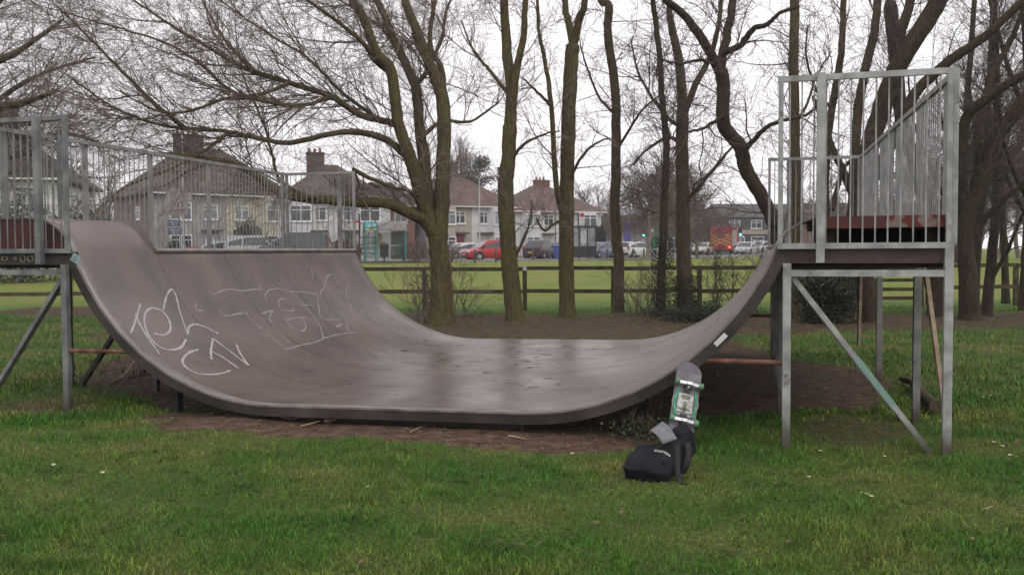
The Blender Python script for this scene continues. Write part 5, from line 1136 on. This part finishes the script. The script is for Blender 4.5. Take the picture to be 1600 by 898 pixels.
# shop signs, traffic lights
def totem(label, px, D, w_, h0, h1, m, name='advertising_sign'):
    g = gx(px, D); r = empty(name, tuple(g), 0, label, 'sign'); MB().bx(-w_/2, w_/2, -.1, .1, h0, h1).build('panel', m, r); 
    for x in (-w_*.35, w_*.35): MB().bx(x-.05, x+.05, -.05, .05, 0, h0).build('leg', palepole, r)
    return r
r = totem('tall green sign panel behind the dead brown growth', 1022, 92, 1.0, .9, 3.0, mat('green sign', (.02, .20, .09), .5)); MB().bx(-.45, -.05, -.12, -.104, 2.5, 3.0).build('white_patch', white_paint, r)
totem('violet blue sign panel beside the slender crooked trunk', 980, 100, .7, 1.2, 3.6, mat('violet blue sign', (.08, .06, .30), .5))
bl = mat('pale blossom twigs', (.45, .42, .44), .9, .2, 3); bush('pale_bush', 'pale blossoming bush behind the white estate car', 992, 104, 2.4, 1.1, 40, bl, 51, kk=7, rm=.015, stem=.02)
def tlight(label, px, D):
    g = gx(px, D); r = empty('traffic_light', tuple(g), 0, label, 'traffic light', 'traffic lights'); MB().tube([(0, 0, 0), (0, 0, 2.2)], .06, 8).build('pole', palepole, r)
    h_ = MB().bx(-.2, .2, -.1, .1, 2.0, 3.0).build('head', black_plastic, r)
    for k, (nm, m) in enumerate((('green_lamp', mat('lit green lamp', (.02, .5, .25), .4, emit=(.1, 1, .55), estr=5)), ('amber_lamp', mat('dark amber', (.08, .04, .01))), ('red_lamp', mat('dark red', (.08, .01, .01))))):
        MB().tube([(0, -.1, 2.2+k*.3), (0, -.14, 2.2+k*.3)], .12, 12).build(nm, m, h_)
tlight('traffic light showing green beside the green sign panel', 1006, 96); tlight('traffic light showing green right of the fire engine', 1156, 100)
# garden planting and far trees ------------------------------------
bush('hedge_bush', 'russet hedge in front of the white pair, left of two', 480, 68, 1.9, 2.1, 30, twig_far, 61, 'hedge', leaf_red, 5000, lsz=(.08, .16), rm=.01)
bush('hedge_bush', 'russet hedge in front of the white pair, by the last railing post', 540, 69, 1.7, 1.5, 24, twig_far, 62, 'hedge', leaf_red, 3200, lsz=(.08, .16), rm=.01)
bush('evergreen_bush', 'tall dark evergreen bush in front of the cream house', 387, 66, 3.1, 1.0, 10, twig_dark, 63, 'bush', leaf_dark, 6000, lsz=(.08, .15), rm=.01)
bush('hedge_bush', 'brown twiggy hedge on the verge left of the big spreading tree', 652, 57, 1.5, 1.2, 34, twig_brown, 64, 'hedge', leaf_red, 700, lsz=(.06, .1), rm=.008)
bush('hedge_bush', 'brown hedge across the road right of the big spreading tree', 700, 70, 1.3, 1.5, 24, twig_brown, 65, 'hedge', leaf_red, 900, lsz=(.06, .1), rm=.01)
bush('evergreen_bush', 'variegated pale-leaved shrub at the left edge behind the railing', 30, 38, 3.7, 1.5, 14, twig_dark, 66, 'bush', leaf_var, 6000, lsz=(.07, .13), rm=.008)
bush('evergreen_bush', 'variegated pale-leaved shrub beside the second railing post', 128, 40, 3.5, 1.1, 14, twig_dark, 67, 'bush', leaf_var, 5000, lsz=(.07, .13), rm=.008)
bush('evergreen_bush', 'small clipped shrub by the grey house door', 272, 66.5, 1.7, .6, 10, twig_dark, 68, 'bush', leaf_dark, 1800, lsz=(.07, .13), rm=.008)
bush('evergreen_bush', 'narrow dark conifer behind the black shelter', 938, 100, 3.4, .7, 10, twig_dark, 69, 'bush', leaf_dark, 3500, lsz=(.1, .2), rm=.01)
def far_tree(label, px, Y, h, seed, tm=None, n=30, spread=.4, kk=(8, 6), rm=.012, name='bare_tree', r0=.16, group='distant bare trees', trop=.06):
    rng = np.random.default_rng(seed); g = np.array(gx(px, Y)); root = empty(name, tuple(g), 0, label, 'tree', group)
    tz = np.linspace(-.1, h*.75, 9); P = np.stack([g[0]+np.cumsum(rng.normal(0, .08, 9)), g[1]+np.cumsum(rng.normal(0, .08, 9)), g[2]+tz], 1)
    V, Fq = tubes_np(P[None], np.linspace(r0, r0*.25, 9)[None], 7); o = npmesh('trunk', V, Fq, twig_brown if tm is None else tm, root, smooth=True); o.matrix_parent_inverse = Matrix.Translation(-root.location)
    f = .18+.82*rng.random(n); i = f*8; i0 = np.minimum(i.astype(int), 7); st = P[i0]*(1-(i-i0)[:, None])+P[i0+1]*(i-i0)[:, None]
    d = nrm(np.stack([rng.normal(0, spread, n), rng.normal(0, spread, n), .6+.5*rng.random(n)], 1)); Ls = h*(.22+.25*rng.random(n))*(1.2-.6*f)
    out, tips = grow(rng, st, d, Ls, np.full(n, r0*.32), [dict(n=7, wig=.14, trop=(0, 0, trop), kids=kk[0], ang=38, ratio=.5, k=4, rmin=rm*1.2), dict(n=5, wig=.15, kids=kk[1], ang=40, ratio=.55, k=3, rmin=rm), dict(n=4, wig=.15, k=3, rmin=rm*.8)])
    V, Fq = joinnp(out); o = npmesh('crown', V, Fq, tm or twig_far, root, smooth=True); o.matrix_parent_inverse = Matrix.Translation(-root.location); return root
ft = [(1015, 62, 7.5, .8), (1042, 66, 9, .8), (1062, 70, 8.5, .8), (1088, 74, 8, .8), (1500, 60, 9, .8), (1530, 66, 11, .8), (1558, 58, 10, .8), (1590, 64, 12, .8), (1620, 60, 12, .8), (1450, 70, 9, .8), (1400, 75, 8.5, .8), (1350, 78, 8, .8), (1290, 80, 8, .8), (905, 112, 9, .6), (935, 118, 10, .6), (962, 110, 9, .6), (990, 122, 11, .6), (1018, 115, 10.5, .7), (1045, 120, 11, .7), (1070, 118, 9, .6), (1098, 125, 8, .7), (1120, 135, 7.5, .7), (1160, 140, 8, .7), (1195, 138, 7, .7), (1250, 125, 7, .8), (1300, 118, 8, .7), (1350, 120, 7.5, .8), (1400, 116, 7, .8), (1445, 112, 7, .8), (1490, 110, 8, .8), (1530, 112, 7.5, .8), (1565, 108, 8.5, .8), (1600, 110, 8, .8), (1640, 108, 9, .8), (870, 120, 9, .6), (700, 105, 13, .22), (712, 104, 14, .22), (727, 106, 14, .2), (738, 105, 12.5, .2)]
kinds = {}
for i, (px, D, h, sp_) in enumerate(ft):
    lab = 'pale slim upright tree beyond the roofs, one of four close together' if h > 12 else ('hazy brown bare tree in the distant line behind or beside the traffic' if px < 1240 else 'hazy brown bare tree in the distant line across the right-hand field')
    grp = 'slim upright trees beyond the roofs' if h > 12 else ('distant bare trees behind the traffic' if px < 1240 else 'distant bare trees across the right field')
    far_tree(lab, px, D, h, 100+i, n=34 if sp_ > .3 else 26, spread=sp_, group=grp, trop=.06 if sp_ > .3 else .3)
far_tree('bare tree behind the left railing beside the stone-ended house', 118, 62, 8, 140, tm=twig_brown, spread=.6, group=None, rm=.01)
far_tree('bare garden tree between the big dark roof and the lamp post', 175, 78, 9, 141, tm=twig_brown, spread=.6, group=None, rm=.01)
far_tree('feathery brown bare tree in front of the white fronted pair', 845, 106, 8, 142, spread=.6, group=None)
# dark conifer above the roofs
t_ = far_tree('dark ragged evergreen tree showing above the reddish roofs', 745, 100, 10, 150, tm=twig_dark, n=26, spread=.5, kk=(5, 3), name='evergreen_tree', group=None, r0=.22)
rng = np.random.default_rng(3); g = np.array(gx(745, 100)); C = []
for k in range(26):
    a = rng.random()*2*PI; zc = 4.5+6.2*rng.random(); rr_ = (1.7*(1-abs(zc-7.6)/4.6)+.3)*rng.random(); c = np.array([math.cos(a)*rr_*1.3, math.sin(a)*rr_, zc]); C.append(g+c+rng.normal(0, 1, (150, 3))*np.array([.42, .4, .26]))
leafmesh('foliage', np.concatenate(C), rng, (.12, .25), .8, leaf_dark, t_)
# far right field hedge
hb = MB()
# ================================================================ small things on the ground
lg = at(1425, 604, 9.9); q = MB().tube([gnd(1408, 598)+Vector((0, 0, .05)), gnd(1425, 607)+Vector((0, 0, .08)), gnd(1442, 625)+Vector((0, 0, .06)), gnd(1462, 648)+Vector((0, 0, .08))], [.03, .045, .05, .06], 9).build('fallen_log', bark_grey, smooth=True); tag(q, 'short mossy fallen log lying between the rear legs of the right platform', 'log')
def stick(label, pts, r, m, zs=None):
    P = [gnd(*p) for p in pts]
    for i, p in enumerate(P): p.z = .015+(zs[i] if zs else 0)
    q = MB().tube(P, [r*(1-.5*i/(len(P)-1)) for i in range(len(P))], 6); return tag(q.build('fallen_stick', m), label, 'stick', 'sticks lying on the ground')
stick('pale crooked stick under the left-hand curve', [(168, 603), (190, 596), (205, 585), (215, 572)], .014, wood_pale, (0, .02, .08, .14)); stick('dark thin stick lying under the left-hand curve', [(200, 592), (235, 586)], .012, bark_dark)
stick('short thick pale stick on the earth below the lip, left of centre', [(508, 660), (543, 655)], .014, wood_pale); stick('thin pale twig on the earth left of the thick pale stick', [(470, 668), (500, 660)], .007, wood_pale)
stick('long thin twig lying along the front earth strip', [(430, 652), (455, 657), (485, 651)], .006, wood_pale); stick('small twig on the earth below the middle of the ramp', [(795, 683), (822, 688)], .008, wood_pale)
stick('fine twig on the bare earth right of the thick pale stick', [(640, 678), (660, 668)], .006, wood_pale); stick('thin stick in the grass at the right edge', [(1535, 800), (1552, 794)], .007, wood_pale)
# leaf litter
rng = np.random.default_rng(77); n = 16000; Y = 6.9+rng.random(n)*15; X = (rng.random(n)*2-1)*Y*.62; P = np.stack([X, Y], 1); k_ = rng.random(n) < dirt_at(P)*.9; P = P[k_]; m2_ = 420; y2_ = 4.2+rng.random(m2_)*9; P = np.concatenate([P, np.stack([(rng.random(m2_)*2-1)*y2_*.6, y2_], 1)])
C = np.column_stack([P, .012+.035*(vnoise(P, .9, 5)-.5)+.02*(vnoise(P, 3.1, 6)-.5)+rng.random(len(P))*.008+.018*(dirt_at(P) < .3)]); n = len(C); a = rng.random(n)*2*PI; L_ = .008+.022*rng.random(n); u = np.stack([np.cos(a), np.sin(a), rng.normal(0, .25, n)], 1)*L_[:, None]; v = np.stack([-np.sin(a), np.cos(a), rng.normal(0, .25, n)], 1)*(L_*(.15+.4*rng.random(n)))[:, None]
V = np.stack([C-u, C-v, C+u, C+v], 1).reshape(-1, 3); o = npmesh('leaf_litter', V, np.arange(4*n).reshape(-1, 4), mat('dry leaf litter', (.05, .026, .017), .9, .3, 30, col2=(.19, .12, .08)), None); tag(o, 'brown dead leaves and chips scattered over the bare earth', 'leaf litter', kind='stuff')
# daisies
dm = mat('white petals', (.75, .75, .72), .6, .03, 3); dc = mat('yellow centre', (.6, .42, .03), .7, .1, 3); d0 = None
dl = [(1589, 716), (1577, 712), (1352, 774), (1360, 777), (1349, 772), (1264, 747), (1553, 692), (1565, 698), (1510, 670), (1536, 621), (1548, 619), (1567, 637), (1508, 528), (1283, 706), (578, 762), (162, 739), (85, 727), (895, 710), (847, 703), (1384, 715), (1334, 533)]
for i, (px, py) in enumerate(dl):
    if d0 is None:
        d0 = empty('daisy', (0, 0, 0), 0, 'tiny white daisy in the grass', 'daisy', 'daisies in the grass'); q = MB()
        for k in range(9): a = 2*PI*k/9; q.add([(0, 0, .042), (.008*math.cos(a-.4), .008*math.sin(a-.4), .043), (.017*math.cos(a), .017*math.sin(a), .045), (.008*math.cos(a+.4), .008*math.sin(a+.4), .043)], [(0, 1, 2, 3)])
        q.build('petals', dm, d0); MB().tube([(0, 0, .043), (0, 0, .048)], [.006, .004], 8).build('centre', dc, d0); MB().tube([(0, 0, 0), (0, 0, .043)], .0012, 4).build('stem', GB, d0); o = d0
    else: o = copy_tree(d0)
    o.location = gnd(px, py, .03); o.location.z = .0; o.rotation_euler = (random.uniform(-.3, .1), random.uniform(-.2, .2), random.random()*6)

# ================================================================ air
hz = MB().bx(-240, 240, -40, 230, -1.2, 26).build('haze', None); tag(hz, kind='stuff')
hm = bpy.data.materials.new('thin damp air'); hm.use_nodes = True; n, l = N_(hm); n.remove(n['Principled BSDF']); pv = n.new('ShaderNodeVolumePrincipled')
pv.inputs['Color'].default_value = (.93, .92, .94, 1); pv.inputs['Density'].default_value = .0009; pv.inputs['Anisotropy'].default_value = .2
l.new(pv.outputs['Volume'], n['Material Output'].inputs['Volume']); hz.data.materials.append(hm)
